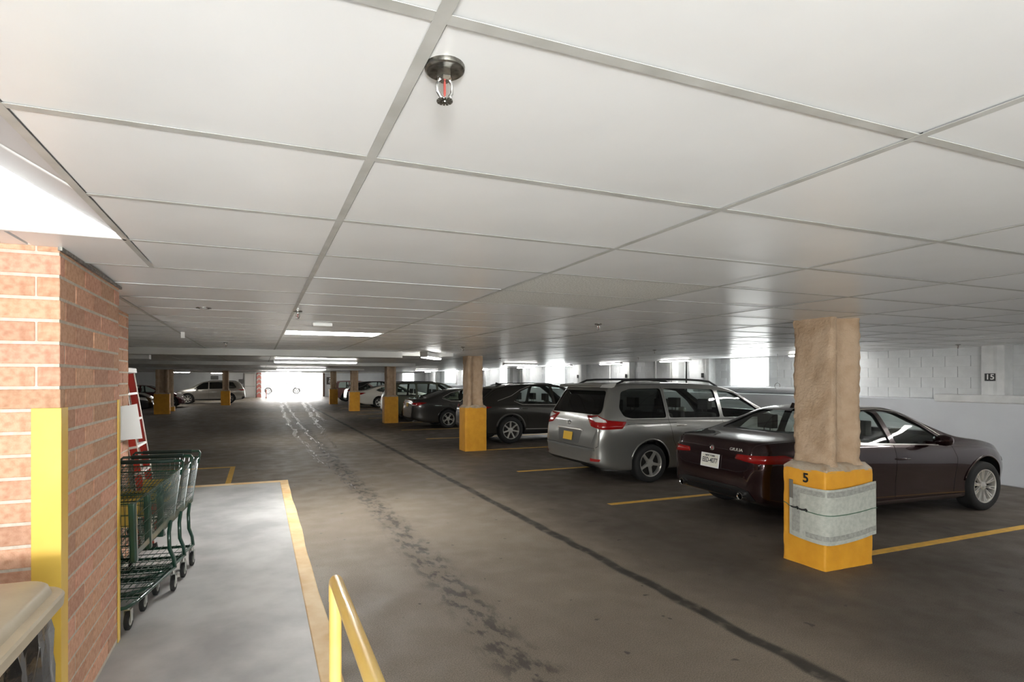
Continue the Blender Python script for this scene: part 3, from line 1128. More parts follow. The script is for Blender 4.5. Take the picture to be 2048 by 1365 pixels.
bpy.data.objects.remove(stp)
# bungee cord
bc = thing('bungee_cord', (C5X, C5Y, 0), 'green elastic cord with black hooks tied round the padded mat', 'cord')
M_CORD = mat('green_cord', S(70, 110, 84), .6)
pts = [matpt(u, .56 - .06 * u, .0165) for u in [k / 24 for k in range(25)]]
MB().tube([(hx + .01, hy + .004, .52), (-hx + .02, hy + .006, .575), (-hx - .006, hy - .02, .573), (-hx - .012, .17, .567)] + pts + [(hx + .02, -hy + .05, .535), (hx + .02, hy + .01, .52)], .0038, 6).obj('elastic', M_CORD, bc, smooth=True)
for u in (.075, .16):
    P0 = [matpt(u + du, .555 + dv, .021) for du, dv in ((-.035, .004), (-.01, .0), (.012, .012), (.028, .03), (.036, .012), (.03, -.012))]
    MB().tube(P0, .0075, 8).obj('hook', M_BLACK, bc, smooth=True)

# ------------------------------------------------------------------ handrail
hr = thing('handrail', (.265, 2.09, WK), 'yellow painted pipe handrail with mitred corner beside the walkway kerb', 'handrail')
RZ = 1.052 - WK
arc = [(0, -.03 + .03 * math.sin(a), RZ - .03 + .03 * math.cos(a)) for a in [PI / 2 * k / 5 for k in range(6)]]
MB().tube([(0, -4.9, RZ)] + arc[0:1] + arc[1:] + [(0, 0, RZ - .08)], .0245, 20).obj('top_rail', M_YELP, hr, smooth=50)
for y in (0, -1.65, -3.3):
    MB().tube([(0, y, 0), (0, y, RZ - (.05 if y == 0 else 0))], .0235, 18).obj('post', M_YELP, hr, smooth=50)
    MB().lathe([(.05, 0), (.05, .006), (.026, .01)], 20).obj('base_plate', M_YELP, hr, smooth=30, loc=(0, y, 0))

# ------------------------------------------------------------------ trash bin with lid and liner
tb = thing('trash_bin', (-.965, 2.15, WK), 'beige lidded trash bin with a black plastic bag folded over its rim', 'trash bin')


def rloft(levels, m, name, parent, n=8, closed_top=True, smooth=40, ripple=None):
    mb = MB()
    k = None
    for li, (hx_, hy_, r_, z) in enumerate(levels):
        poly = rrect(hx_, hy_, r_, n)
        # resample along the outline
        P = [Vector(p) for p in poly] + [Vector(poly[0])]
        cu = [0]
        for i in range(1, len(P)):
            cu.append(cu[-1] + (P[i] - P[i - 1]).length)
        k = 96
        for q in range(k):
            s = cu[-1] * q / k
            x = float(np.interp(s, cu, [p.x for p in P]))
            y = float(np.interp(s, cu, [p.y for p in P]))
            d = ripple(q / k, li) if ripple else 0
            v = Vector((x, y)).normalized() * d
            mb.v.append((x + v.x, y + v.y, z))
    for li in range(len(levels) - 1):
        for q in range(k):
            j = (q + 1) % k
            mb.f.append((li * k + q, li * k + j, (li + 1) * k + j, (li + 1) * k + q))
    if closed_top:
        mb.f.append([(len(levels) - 1) * k + q for q in range(k)])
    return mb.obj(name, m, parent, smooth=smooth)


M_BEIGE = mat('beige_plastic', S(196, 184, 162), .5, c2=S(188, 176, 154), scale=9, bump=.05, bscale=60)
M_BAG = mat('black_bag', S(22, 22, 26), .16, bump=1., bscale=9, coat=.6)
rloft([(.215, .315, .07, 0), (.235, .345, .08, .75), (.24, .35, .08, .8)], M_BEIGE, 'body', tb)
rloft([(.240, .365, .09, .20), (.262, .375, .09, .30), (.258, .368, .09, .45), (.255, .362, .09, .60), (.252, .36, .09, .74), (.25, .36, .09, .82)], M_BAG, 'bag', tb,
      closed_top=False, ripple=lambda t, l: (.018 - .002 * l) * math.sin(t * 2 * PI * 17 + l * .7) + .012 * math.sin(t * 2 * PI * 29 + l * 1.9), smooth=70)
rloft([(.262, .372, .10, .815), (.285, .395, .11, .822), (.288, .398, .11, .858), (.282, .392, .11, .868), (.255, .365, .10, .874), (.245, .355, .09, .900), (.235, .345, .085, .908), (.12, .2, .07, .918)], M_BEIGE, 'lid', tb, smooth=35)

# ------------------------------------------------------------------ shopping carts
def lerp3(a, b, t):
    return tuple(a[i] + (b[i] - a[i]) * t for i in range(3))


def make_cart(last):
    c = thing('shopping_cart', (0, 0, 0), 'cart', 'shopping cart')
    # basket corners: rear/front, bottom/top, left(+y)
    RB, RT, FB, FT = (-.36, .225, .56), (-.40, .270, .955), (.36, .165, .47), (.42, .190, .845)
    mir = lambda p: (p[0], -p[1], p[2])

    def panel(name, A, B, C_, D, nu, nv, thick=.0017, rim=.005):
        """A->B bottom edge, D->C top edge"""
        mb = MB()
        for i in range(nu + 1):
            t = i / nu
            mb.tube([lerp3(A, B, t), lerp3(D, C_, t)], thick if 0 < i < nu else rim, 5)
        for j in range(nv + 1):
            t = j / nv
            mb.tube([lerp3(A, D, t), lerp3(B, C_, t)], thick * 1.3 if 0 < j < nv else rim, 5)
        return mb.obj(name, M_GREEN, c, smooth=60)

    for s in (1, -1):
        f = (lambda p: p) if s > 0 else mir
        panel('side_panel', f(RB), f(FB), f(FT), f(RT), 30, 4)
        # deep lower skirt of the side
        MB().add([f(RB), f(FB), f((FB[0], FB[1], FB[2] + .035)), f((RB[0], RB[1], RB[2] + .055))], [(0, 1, 2, 3)]).obj('side_skirt', M_GREEN, c).modifiers.new('t', 'SOLIDIFY').thickness = .004
    panel('front_panel', FB, mir(FB), mir(FT), FT, 14, 5)
    panel('basket_floor', RB, FB, mir(FB), mir(RB), 16, 10)
    for s in (1, -1):
        MB().box(-.022, .022, -.022, .022, 0, .40).obj('corner_bumper', M_GREEN, c, bev=.012, loc=(FB[0] + .03, s * .178, FB[2] - .015), rot=(0, .09, 0))
    # rear flap: hangs at the back on the last cart, pushed up by the next one otherwise
    if last:
        panel('rear_gate', RB, mir(RB), mir(RT), RT, 14, 5)
    else:
        a, b_ = (-.39, .255, .93), (.12, .215, .80)
        panel('rear_gate', a, b_, mir(b_), mir(a), 10, 18)
    # child seat flap in yellow plastic
    MB().box(-.004, .004, -.11, .11, -.10, .10).obj('seat_flap', mat('yellow_flap', S(222, 190, 92), .4), c, bev=.003, loc=(.02 if not last else -.20, -.02, .70), rot=(0, -.25, 0))
    # handle
    hb = MB()
    hb.tube([(-.38, .268, .90), (-.44, .272, .985), (-.46, .262, 1.0), (-.46, -.262, 1.0), (-.44, -.272, .985), (-.38, -.268, .90)], .011, 10)
    hb.obj('handle', M_GREEN, c, smooth=60)
    MB().tube([(-.46, .2, 1.0), (-.46, -.2, 1.0)], .0165, 12).obj('handle_grip', mat('dark_green_grip', S(16, 40, 34), .45), c, smooth=60)
    # chassis
    ch = MB()
    ch.tube([(-.36, .235, .17), (0, .20, .165), (.30, .165, .16), (.40, .13, .16), (.44, .06, .16), (.44, -.06, .16), (.40, -.13, .16), (.30, -.165, .16), (0, -.20, .165), (-.36, -.235, .17)], .0125, 10)
    ch.tube([(-.30, .232, .17), (-.30, -.232, .17)], .009, 8)
    ch.tube([(.18, .18, .16), (.18, -.18, .16)], .009, 8)
    ch.obj('base_frame', M_GREEN, c, smooth=60)
    lr = MB()
    for k in range(9):
        y = -.18 + .36 * k / 8
        lr.tube([(-.34, y * 1.2, .185), (.34, y * .85, .175)], .0025, 5)
    for k in range(4):
        x = -.3 + .2 * k
        lr.tube([(x, .22 - .04 * (x + .3), .182), (x, -.22 + .04 * (x + .3), .182)], .0035, 5)
    lr.obj('lower_rack', M_GREEN, c, smooth=60)
    for s in (1, -1):
        MB().tube([(-.35, s * .235, .17), (-.30, s * .238, .26), (-.20, s * .235, .36), (-.22, s * .226, .48), (-.28, s * .222, .555)], .0145, 10).obj('upright', M_GREEN, c, smooth=60)
    # casters
    for (x, y) in ((-.30, .238), (-.30, -.238), (.36, .135), (.36, -.135)):
        w = MB().lathe([(.030, -.013), (.056, -.013), (.062, -.009), (.062, .009), (.056, .013), (.030, .013)], 22, Matrix.Rotation(PI / 2, 4, 'X')).obj('caster', M_RUBBER, c, smooth=40, loc=(x, y, .062))
        MB().lathe([(.0, -.015), (.012, -.015), (.034, -.0135), (.034, .0135), (.012, .015), (0, .015)], 18, Matrix.Rotation(PI / 2, 4, 'X')).obj('hub', mat('pale_hub', S(170, 168, 160), .5), w, smooth=40)
        MB().box(-.018, .026, -.021, -.017, -.008, .072).box(-.018, .026, .017, .021, -.008, .072).box(-.018, .026, -.021, .021, .072, .078).lathe([(.014, .078), (.014, .1)], 12).obj('fork', M_STEEL, w)
    return c


HD = math.atan2(-.99, -.12)
k1 = make_cart(False)
k3 = make_cart(True)
k1.location = (-.900, 4.575, WK)
k1.rotation_euler = (0, 0, HD)
k1['label'] = 'front green wire shopping cart of the nested row, by the yellow guard'
k2 = copy_tree(k1)
k2.location = (-.866, 4.875, WK)
k2['label'] = 'middle green wire shopping cart of the nested row'
k3.location = (-.832, 5.175, WK)
k3.rotation_euler = (0, 0, HD)
k3['label'] = 'rear green wire shopping cart of the nested row, nearest the ladder'
for k in (k1, k2, k3):
    k['group'] = 'nested shopping carts'

# ------------------------------------------------------------------ step ladder
ld = thing('step_ladder', (-.985, 6.12, WK), 'folded red fibreglass step ladder leaning behind the brick wall end', 'ladder')
lean = -.155
Ml = Matrix.Rotation(lean, 4, 'Y')
LL = 1.74
for y in (0, .46):
    MB().box(-.036, .036, -.004, .004, 0, LL, Ml).obj('rail', M_RED, ld, loc=(0, y, 0))
    for s in (-1, 1):
        MB().box(s * .036 - .004, s * .036 + .004, -.012, .012, 0, LL, Ml).obj('rail_edge', mat('pale_edge', S(226, 214, 206), .4), ld, loc=(0, y, 0))
    MB().box(-.03, .03, -.004, .004, 0, LL - .05, Ml).obj('rear_leg', mat('dark_red_fibreglass', S(150, 40, 34), .45), ld, loc=(-.115, y + .02, 0))
    MB().box(-.055, .055, -.02, .02, 0, .05, Ml).obj('foot', M_BLACK, ld, loc=(0, y, 0))
for k in range(6):
    z = .22 + .26 * k
    MB().box(-.037, .037, -.016, .476, z, z + .022, Ml).obj('step', M_WHITE, ld)
MB().box(-.18, .06, -.03, .49, LL, LL + .05, Ml).obj('top_cap', M_WHITE, ld, bev=.006)
lb = MB().box(-.052, .036, -.022, -.018, .55, .98, Ml).obj('warning_label', mat('label_yellow', S(232, 190, 60), .5), ld, loc=(-.115, 0, 0))
text('label_text', 'WARNING', .07, M_BLACK, Ml @ basis((-.01, -.0235, .78), (0, 0, -1), (1, 0, 0)), lb, bold=.001)
# ------------------------------------------------------------------ cars
def pchip(pts):
    x = np.array([p[0] for p in pts], float)
    y = np.array([p[1] for p in pts], float)
    h = np.diff(x)
    d = np.diff(y) / h
    m = np.zeros(len(x))
    for i in range(1, len(x) - 1):
        if d[i - 1] * d[i] > 0:
            w1, w2 = 2 * h[i] + h[i - 1], h[i] + 2 * h[i - 1]
            m[i] = (w1 + w2) / (w1 / d[i - 1] + w2 / d[i])
    m[0], m[-1] = d[0], d[-1]

    def f(t):
        t = min(max(t, x[0]), x[-1])
        i = min(int(np.searchsorted(x, t, side='right')) - 1, len(h) - 1)
        s = (t - x[i]) / h[i]
        return float((1 + 2 * s) * (1 - s) ** 2 * y[i] + s * (1 - s) ** 2 * h[i] * m[i] + s * s * (3 - 2 * s) * y[i + 1] + s * s * (s - 1) * h[i] * m[i + 1])
    return f


def chaikin(P, it):
    for _ in range(it):
        Q = [P[0]]
        for i in range(len(P) - 1):
            a, b_ = P[i], P[i + 1]
            if i > 0:
                Q.append((a[0] * .75 + b_[0] * .25, a[1] * .75 + b_[1] * .25))
            if i < len(P) - 2:
                Q.append((a[0] * .25 + b_[0] * .75, a[1] * .25 + b_[1] * .75))
        Q.append(P[-1])
        P = Q
    return P


def round_poly(P, r=.05, n=4):
    out = []
    m = len(P)
    for i in range(m):
        a, b_, c = Vector(P[i - 1]), Vector(P[i]), Vector(P[(i + 1) % m])
        d1, d2 = (a - b_), (c - b_)
        k = min(r, d1.length * .45, d2.length * .45)
        p, q = b_ + d1.normalized() * k, b_ + d2.normalized() * k
        for s in range(n + 1):
            t = s / n
            out.append(tuple(p * (1 - t) ** 2 + b_ * 2 * t * (1 - t) + q * t * t))
    return out


class Body:
    def __init__(s, sp, hi=True):
        s.sp = sp
        s.L = sp['L']
        s.top, s.belt, s.plan, s.bot = (pchip(sp[k]) for k in ('top', 'belt', 'plan', 'bot'))
        s.tum = sp.get('tumble', .36)
        s.it = 2 if hi else 1
        xs_ = set(np.round(np.linspace(-s.L / 2, s.L / 2, 64 if hi else 40), 4).tolist())
        for k in ('top', 'plan', 'belt'):
            xs_ |= {round(p[0], 4) for p in sp[k]}
        for e in (0, .008, .018, .03, .045, .065, .09, .12, .16):
            xs_ |= {round(-s.L / 2 + e, 4), round(s.L / 2 - e, 4)}
        # extra stations where the profile is steep
        xs_ = sorted(xs_)
        out = [xs_[0]]
        for a in xs_[1:]:
            if a - out[-1] < .004:
                continue
            dz = abs(s.top(a) - s.top(out[-1]))
            k = int(dz / .05) if hi else int(dz / .1)
            p = out[-1]
            for q in range(1, k + 1):
                out.append(p + (a - p) * q / (k + 1))
            out.append(a)
        out[-1] = s.L / 2
        s.xs = out
        s.me = s.loft('body', [s.sec(x) for x in s.xs], s.xs)
        bm = bmesh.new()
        bm.from_mesh(s.me)
        bmesh.ops.triangulate(bm, faces=bm.faces)
        s.bvh = BVHTree.FromBMesh(bm)
        bm.free()
        # plan outline for wrap-round features
        P = [(-s.L / 2, 0.)] + [(x, s.plan(x)) for x in s.xs] + [(s.L / 2, 0.)]
        s.pl = P
        s.cu = [0.]
        for i in range(1, len(P)):
            s.cu.append(s.cu[-1] + math.hypot(P[i][0] - P[i - 1][0], P[i][1] - P[i - 1][1]))

    def sec(s, x, cav=False):
        zt, zb, w = s.top(x), s.bot(x), s.plan(x)
        if cav:
            zt = min(s.top(x - .07), zt, s.top(x + .07)) - .035
        bl = min(s.belt(x), zt - .03)
        bl = max(bl, zb + .03)
        g = max(zt - bl, .02)
        hs = bl - zb
        wb = w - .045
        wr = max(wb - s.tum * g - .03 * min(1, g / .3), .15)
        k = min(1, g / .3)
        P = [(0, zb), (w * .5, zb), (w - .12, zb), (w - .05, zb + .02), (w - .028, zb + .10 * hs), (w - .026, zb + .28 * hs), (w - .022, zb + .42 * hs),
             (w - .004, zb + .62 * hs), (w, zb + .74 * hs), (w - .010, zb + .87 * hs), (w - .028, zb + .96 * hs), (wb, bl),
             (wb - .10 * (wb - wr), bl + .14 * g), (wb - .5 * (wb - wr), bl + .52 * g), (wb - .84 * (wb - wr), bl + .80 * g),
             (wr - .012, zt - .075 * k), (wr - .055, zt - .03 * k), (wr * .72, zt - .012 * k), (wr * .4, zt - .003 * k), (0, zt)]
        if cav:
            fl = s.sp.get('cav_floor', .42)
            P = [(max(0, y - .05), max(z, fl)) for y, z in P]
        return chaikin(P, s.it)

    def loft(s, name, secs, xs_):
        mb = MB()
        k = len(secs[0])
        n = 2 * k - 2
        for x, sc in zip(xs_, secs):
            for y, z in sc:
                mb.v.append((x, y, z))
            for y, z in sc[-2:0:-1]:
                mb.v.append((x, -y, z))
        for i in range(len(xs_) - 1):
            for j in range(n):
                l = (j + 1) % n
                mb.f.append((i * n + j, (i + 1) * n + j, (i + 1) * n + l, i * n + l))
        mb.f.append(list(range(n)))
        mb.f.append([(len(xs_) - 1) * n + j for j in range(n)][::-1])
        me = mb.mesh(name)
        bm = bmesh.new()
        bm.from_mesh(me)
        bmesh.ops.recalc_face_normals(bm, faces=bm.faces)
        bm.to_mesh(me)
        bm.free()
        return me

    def cast(s, o, d):
        r = s.bvh.ray_cast(Vector(o), Vector(d))
        if r[0] is None:
            r = s.bvh.find_nearest(Vector(o) + Vector(d) * 1.0)
        n = r[1]
        if n.dot(Vector(d)) > 0:
            n = -n
        return r[0], n

    def proj(s, mode, a, b_):
        if mode == 'right':
            return s.cast((a, -3, b_), (0, 1, 0))
        if mode == 'left':
            return s.cast((a, 3, b_), (0, -1, 0))
        if mode == 'rear':
            return s.cast((-s.L, a, b_), (1, 0, 0))
        if mode == 'front':
            return s.cast((s.L, a, b_), (-1, 0, 0))
        if mode == 'top':
            return s.cast((a, b_, 4), (0, 0, -1))
        if mode == 'wrap':       # a = distance along the plan outline from the rear centre, + = right side
            sg = -1 if a >= 0 else 1
            q = abs(a)

            def pt(t):
                t = min(max(t, 0), s.cu[-1])
                return Vector((float(np.interp(t, s.cu, [p[0] for p in s.pl])), float(np.interp(t, s.cu, [p[1] for p in s.pl]))))
            t = pt(q + .14) - pt(max(q - .14, -0)) if q > .14 else Vector((pt(q + .14).x - pt(.14 - q).x, pt(q + .14).y + pt(.14 - q).y))
            t.normalize()
            nrm = Vector((-t.y, t.x))        # outward on the +y half
            p = pt(q) + nrm * .6
            return s.cast((p.x, sg * p.y, b_), (-nrm.x, -sg * nrm.y, 0))

    def patch(s, name, outline, mode, m, parent, off=.004, thick=0., step=.06, rnd_=0.):
        if rnd_:
            outline = round_poly(outline, rnd_)
        bm = bmesh.new()
        vs = [bm.verts.new((a, b_, 0)) for a, b_ in outline]
        bm.faces.new(vs)
        A = [p[0] for p in outline]
        B = [p[1] for p in outline]
        for ax, lo, hi in ((0, min(A), max(A)), (1, min(B), max(B))):
            k = int((hi - lo) / step)
            for q in range(1, k + 1):
                t = lo + (hi - lo) * q / (k + 1)
                co = (t, 0, 0) if ax == 0 else (0, t, 0)
                no = (1, 0, 0) if ax == 0 else (0, 1, 0)
                bmesh.ops.bisect_plane(bm, geom=bm.verts[:] + bm.edges[:] + bm.faces[:], plane_co=co, plane_no=no, dist=1e-5)
        bmesh.ops.triangulate(bm, faces=[f for f in bm.faces if len(f.verts) > 4])
        for v in bm.verts:
            p, n = s.proj(mode, v.co.x, v.co.y)
            v.co = p + n * off
        c = sum((v.co for v in bm.verts), Vector()) / len(bm.verts)
        bmesh.ops.recalc_face_normals(bm, faces=bm.faces)
        f0 = bm.faces[:][0]
        p, n = s.bvh.find_nearest(f0.calc_center_median())[:2]
        if f0.normal.dot(n) < 0:
            bmesh.ops.reverse_faces(bm, faces=bm.faces)
        me = bpy.data.meshes.new(name)
        bm.to_mesh(me)
        bm.free()
        me.materials.append(m)
        for p in me.polygons:
            p.use_smooth = True
        o = link(name, me, parent)
        if thick:
            md = o.modifiers.new('thick', 'SOLIDIFY')
            md.thickness = thick
            md.offset = -1
        return o

    def strip(s, name, line, mode, m, parent, w=.006, off=.0015, thick=0., step=.04):
        P = [Vector(p) for p in line]
        D = [P[0]]
        for a, b_ in zip(P, P[1:]):
            k = max(1, int((b_ - a).length / step))
            for q in range(1, k + 1):
                D.append(a.lerp(b_, q / k))
        mb = MB()
        for i, p in enumerate(D):
            t = (D[min(i + 1, len(D) - 1)] - D[max(i - 1, 0)]).normalized()
            nn_ = Vector((-t.y, t.x)) * w / 2
            for q in (p + nn_, p - nn_):
                h, n_ = s.proj(mode, q.x, q.y)
                mb.v.append(tuple(h + n_ * off))
        for i in range(len(D) - 1):
            mb.f.append((2 * i, 2 * i + 1, 2 * i + 3, 2 * i + 2))
        o = mb.obj(name, m, parent, smooth=60)
        if thick:
            md = o.modifiers.new('thick', 'SOLIDIFY')
            md.thickness = thick
            md.offset = 0
        return o


def tmp_obj(me, m):
    me.materials.clear()
    me.materials.append(m)
    o = bpy.data.objects.new('tmp', me)
    COL.objects.link(o)
    return o


def carve(me, paint, cutters):
    """cut wheel wells, cabin and glazing out of the closed body; cut faces keep the cutter's material"""
    o = tmp_obj(me, paint)
    for c in cutters:
        md = o.modifiers.new('b', 'BOOLEAN')
        md.operation = 'DIFFERENCE'
        md.solver = 'EXACT'
        md.object = c
        try:
            md.material_mode = 'TRANSFER'
        except Exception:
            pass
    bpy.context.view_layer.update()
    ev = o.evaluated_get(bpy.context.evaluated_depsgraph_get())
    out = bpy.data.meshes.new_from_object(ev)
    bpy.data.objects.remove(o)
    for c in cutters:
        bpy.data.objects.remove(c)
    for p in out.polygons:
        p.use_smooth = True
    out.set_sharp_from_angle(angle=math.radians(32))
    return out


WHEELS = {}


def wheel_meshes(R, W_, rim, style):
    key = (R, W_, rim, style)
    if key in WHEELS:
        return WHEELS[key]
    A = Matrix.Rotation(PI / 2, 4, 'X')      # lathe axis z -> -y : outer face at +z becomes -y
    h = W_ / 2
    tire = MB().lathe([(rim * .97, -h * .9), (rim + .012, -h * .98), (R - .03, -h), (R - .006, -h * .82), (R, -h * .5), (R, h * .5), (R - .006, h * .82), (R - .03, h), (rim + .012, h * .98), (rim * .97, h * .86)], 44, A, cap=False)
    tire = tire.mesh('tire', M_RUBBER, 50)
    M_RIM = mat('alloy', S(206, 204, 198), .32, .65)
    M_BRK = mat('brake_dark', S(52, 50, 48), .5, .6)
    rm = MB().lathe([(rim * .90, h * .25), (rim * .90, h * .80), (rim * .935, h * .92), (rim * .985, h * .93), (rim * .985, h * .80), (rim * .975, -h * .9)], 44, A, cap=False).mesh('rim', M_RIM, 40)
    dk = MB().lathe([(0, h * .18), (rim * .9, h * .18), (rim * .9, -.0), (0, -.0)], 32, A).mesh('brake_disc', M_BRK, 40)
    hub = MB().lathe([(.075, h * .45), (.07, h * .66), (.05, h * .72), (.032, h * .73), (.03, h * .76), (0, h * .77)], 24, A).mesh('hub', M_RIM, 40)
    n, w0, w1, tw_ = style
    sp = MB()
    ri, ro = .055, rim * .93
    segs = [(ri, w0, .70), (rim * .45, (w0 * .55 + w1 * .45), .74), (rim * .75, w1 * .95, .80), (ro, w1 * 1.25, .86)]
    for sgn in ((-1, 1) if tw_ else (0,)):
        o0 = len(sp.v)
        for r_, w_, hz in segs:
            cx_ = sgn * tw_ * (r_ - ri) / (ro - ri)
            for dy, z in ((-w_ / 2, h * (hz - .3)), (-w_ / 2 * .7, h * hz), (w_ / 2 * .7, h * hz), (w_ / 2, h * (hz - .3))):
                sp.v.append(tuple(A @ Vector((r_, dy + cx_, z))))
        for i in range(len(segs) - 1):
            for j in range(4):
                l = (j + 1) % 4
                sp.f.append([o0 + q for q in (i * 4 + j, i * 4 + l, (i + 1) * 4 + l, (i + 1) * 4 + j)])
    spm = sp.mesh('spoke', M_RIM, 35)
    WHEELS[key] = (tire, rm, dk, hub, spm, n)
    return WHEELS[key]


def add_wheel(car, x, y, R, W_, rim, style):
    tire, rm, dk, hub, spm, n = wheel_meshes(R, W_, rim, style)
    w = link('wheel', tire, car, loc=(x, y, R), rot=(0, 0, 0 if y < 0 else PI))
    link('rim', rm, w)
    link('brake_disc', dk, w)
    link('hub', hub, w)
    for k in range(n):
        link('spoke', spm, w, rot=(0, 2 * PI * k / n + .2, 0))
    return w


SEATM = {}


def add_seats(car, rows, w=.46, h0=.32):
    if 'seat' not in SEATM:
        SEATM['seat'] = MB().box(-.24, .26, -w / 2, w / 2, 0, .17).box(-.34, -.18, -w / 2, w / 2, .1, .66, Matrix.Rotation(-.0, 4, 'Y')).mesh('seat', M_SEAT)
        SEATM['head'] = MB().box(-.06, .05, -.13, .13, .72, .92).box(-.02, -.005, -.06, -.045, .6, .75).box(-.02, -.005, .045, .06, .6, .75).mesh('headrest', M_SEAT)
    for x, ylist, hz in rows:
        for y in ylist:
            s_ = link('seat', SEATM['seat'], car, bev=.05, loc=(x, y, hz), seg=3)
            link('headrest', SEATM['head'], s_, bev=.03, loc=(-.27, 0, 0), seg=3)


def make_car(name, sp, label, paint, loc, rz=0., hi=True, group=None):
    car = thing(name, loc, label, 'car', rz, group)
    B = Body(sp, hi)
    cut = []
    xf, xr, R = sp['xf'], sp['xr'], sp['R']
    Wm = max(p[1] for p in sp['plan'])
    arch = sp.get('arch', R + .065)
    ax = MB()
    for x in (xf, xr):
        for s_ in (-1, 1):
            ax.lathe([(arch, -.5), (arch, .5)], 40, Matrix.Translation((x, s_ * (Wm - .27 + .5), R + .015)) @ Matrix.Rotation(PI / 2, 4, 'X'))
    cut.append(tmp_obj(ax.mesh('c'), M_BLACK))
    c0, c1 = sp['cab']
    cx_ = [c0 + (c1 - c0) * k / 36 for k in range(37)]
    cut.append(tmp_obj(B.loft('cav', [B.sec(x, True) for x in cx_], cx_), M_INT))
    gl = MB()
    for out in sp['side_win']:
        P = round_poly(out, .05)
        gl.prism([(a, b_) for a, b_ in P], -2, 2, Matrix.Rotation(PI / 2, 4, 'X'))
    cut.append(tmp_obj(gl.mesh('c'), M_BLACK))
    XM = Matrix(((0, 0, 1, 0), (1, 0, 0, 0), (0, 1, 0, 0), (0, 0, 0, 1)))     # (y,z,x) -> world
    for key, xa, xb in (('rear_win', -5, (c0 + c1) / 2 - .1), ('front_win', (c0 + c1) / 2 + .1, 5)):
        P = sp[key]
        P = round_poly(P + [(-a, b_) for a, b_ in P[::-1]], .06)
        mbw = MB().prism(P, xa, xb, XM)
        me_ = mbw.mesh('c')
        bm = bmesh.new()
        bm.from_mesh(me_)
        bmesh.ops.recalc_face_normals(bm, faces=bm.faces)
        bm.to_mesh(me_)
        bm.free()
        cut.append(tmp_obj(me_, M_BLACK))
    for c in cut[:1] + cut[2:3]:
        bm = bmesh.new()
        bm.from_mesh(c.data)
        bmesh.ops.recalc_face_normals(bm, faces=bm.faces)
        bm.to_mesh(c.data)
        bm.free()
    me = carve(B.me.copy(), paint, cut)
    me.name = 'body'
    link('body', me, car)
    # glazing
    for i, out in enumerate(sp['side_win']):
        P = round_poly(out, .05)
        cxm = sum(p[0] for p in P) / len(P)
        czm = sum(p[1] for p in P) / len(P)
        Q = [(cxm + (a - cxm) * 1.02, czm + (b_ - czm) * 1.03) for a, b_ in P]
        for md_ in ('right', 'left'):
            B.patch('side_window', Q, md_, sp.get('tints', [M_GLASS] * 9)[i], car, off=-.014, step=.09)
    for key, md_, nm in (('rear_win', 'rear', 'rear_window'), ('front_win', 'front', 'windshield')):
        P = sp[key]
        P = round_poly(P + [(-a, b_) for a, b_ in P[::-1]], .06)
        czm = sum(p[1] for p in P) / len(P)
        Q = [(a * 1.02, czm + (b_ - czm) * 1.03) for a, b_ in P]
        B.patch(nm, Q, md_, sp.get('rear_tint', M_GLASS) if key == 'rear_win' else M_GLASS, car, off=-.012, step=.09)
    # wheels
    for x in (xf, xr):
        for s_ in (-1, 1):
            add_wheel(car, x, s_ * (Wm - sp.get('tw', .215) / 2 - .012), R, sp.get('tw', .215), sp['rim'], sp['style'])
    add_seats(car, sp['seats'])
    # features
    for ft in sp['feat']:
        kind, nm, m_, data = ft[:4]
        kw = ft[4] if len(ft) > 4 else {}
        if kind == 'patch2':          # both sides, wrapped
            for s_ in (1, -1):
                B.patch(nm, [(s_ * a, b_) for a, b_ in data], 'wrap', m_, car, **kw)
        elif kind == 'patch':
            B.patch(nm, data, kw.pop('mode', 'wrap') if False else 'wrap', m_, car, **kw)
        elif kind == 'side':
            for md_ in ('right', 'left'):
                B.patch(nm, data, md_, m_, car, **kw)
        elif kind == 'rear':
            B.patch(nm, data, 'rear', m_, car, **kw)
        elif kind == 'front':
            B.patch(nm, data, 'front', m_, car, **kw)
        elif kind == 'seam':
            for md_ in ('right', 'left'):
                B.strip(nm, data, md_, m_, car, **kw)
        elif kind == 'seam2':
            for s_ in (1, -1):
                B.strip(nm, [(s_ * a, b_) for a, b_ in data], 'wrap', m_, car, **kw)
        elif kind == 'seam1':
            B.strip(nm, data, 'wrap', m_, car, **kw)
    # arch lips
    for x in (xf, xr):
        pts = [(x + (arch + .008) * math.cos(a), R + .015 + (arch + .008) * math.sin(a)) for a in [math.radians(t) for t in range(8, 173, 8)]]
        for md_ in ('right', 'left'):
            B.strip('arch_lip', pts, md_, sp.get('arch_mat', paint), car, w=sp.get('arch_w', .022), off=.004, thick=.012)
    # handles
    for (x, z) in sp['handles']:
        for md_ in ('right', 'left'):
            p, n_ = B.proj(md_, x, z)
            sg = -1 if md_ == 'right' else 1
            hd = MB().tube([(-.10, 0, 0), (-.085, sg * .03, .004), (0, sg * .036, .006), (.085, sg * .03, .004), (.10, 0, 0)], [.010, .012, .013, .012, .010], 8)
            hd.obj('door_handle', sp.get('handle_mat', paint), car, smooth=60, loc=tuple(p))
    # mirrors
    x, z = sp['mirror']
    for md_ in ('right', 'left'):
        p, n_ = B.proj(md_, x, z)
        sg = -1 if md_ == 'right' else 1
        mr = MB()
        mr.lathe([(0, -.10), (.055, -.085), (.082, -.03), (.086, .03), (.06, .085), (0, .10)], 16, Matrix.Translation((0, sg * .17, .055)) @ Matrix.Rotation(PI / 2, 4, 'X') @ Matrix.Diagonal((.75, .85, 1.15, 1)))
        mr.box(-.03, .035, min(sg * -.02, sg * .11), max(sg * -.02, sg * .11), -.01, .03)
        mr.obj('mirror', sp.get('mirror_mat', paint), car, smooth=50, bev=0, loc=tuple(p))
    return car, B


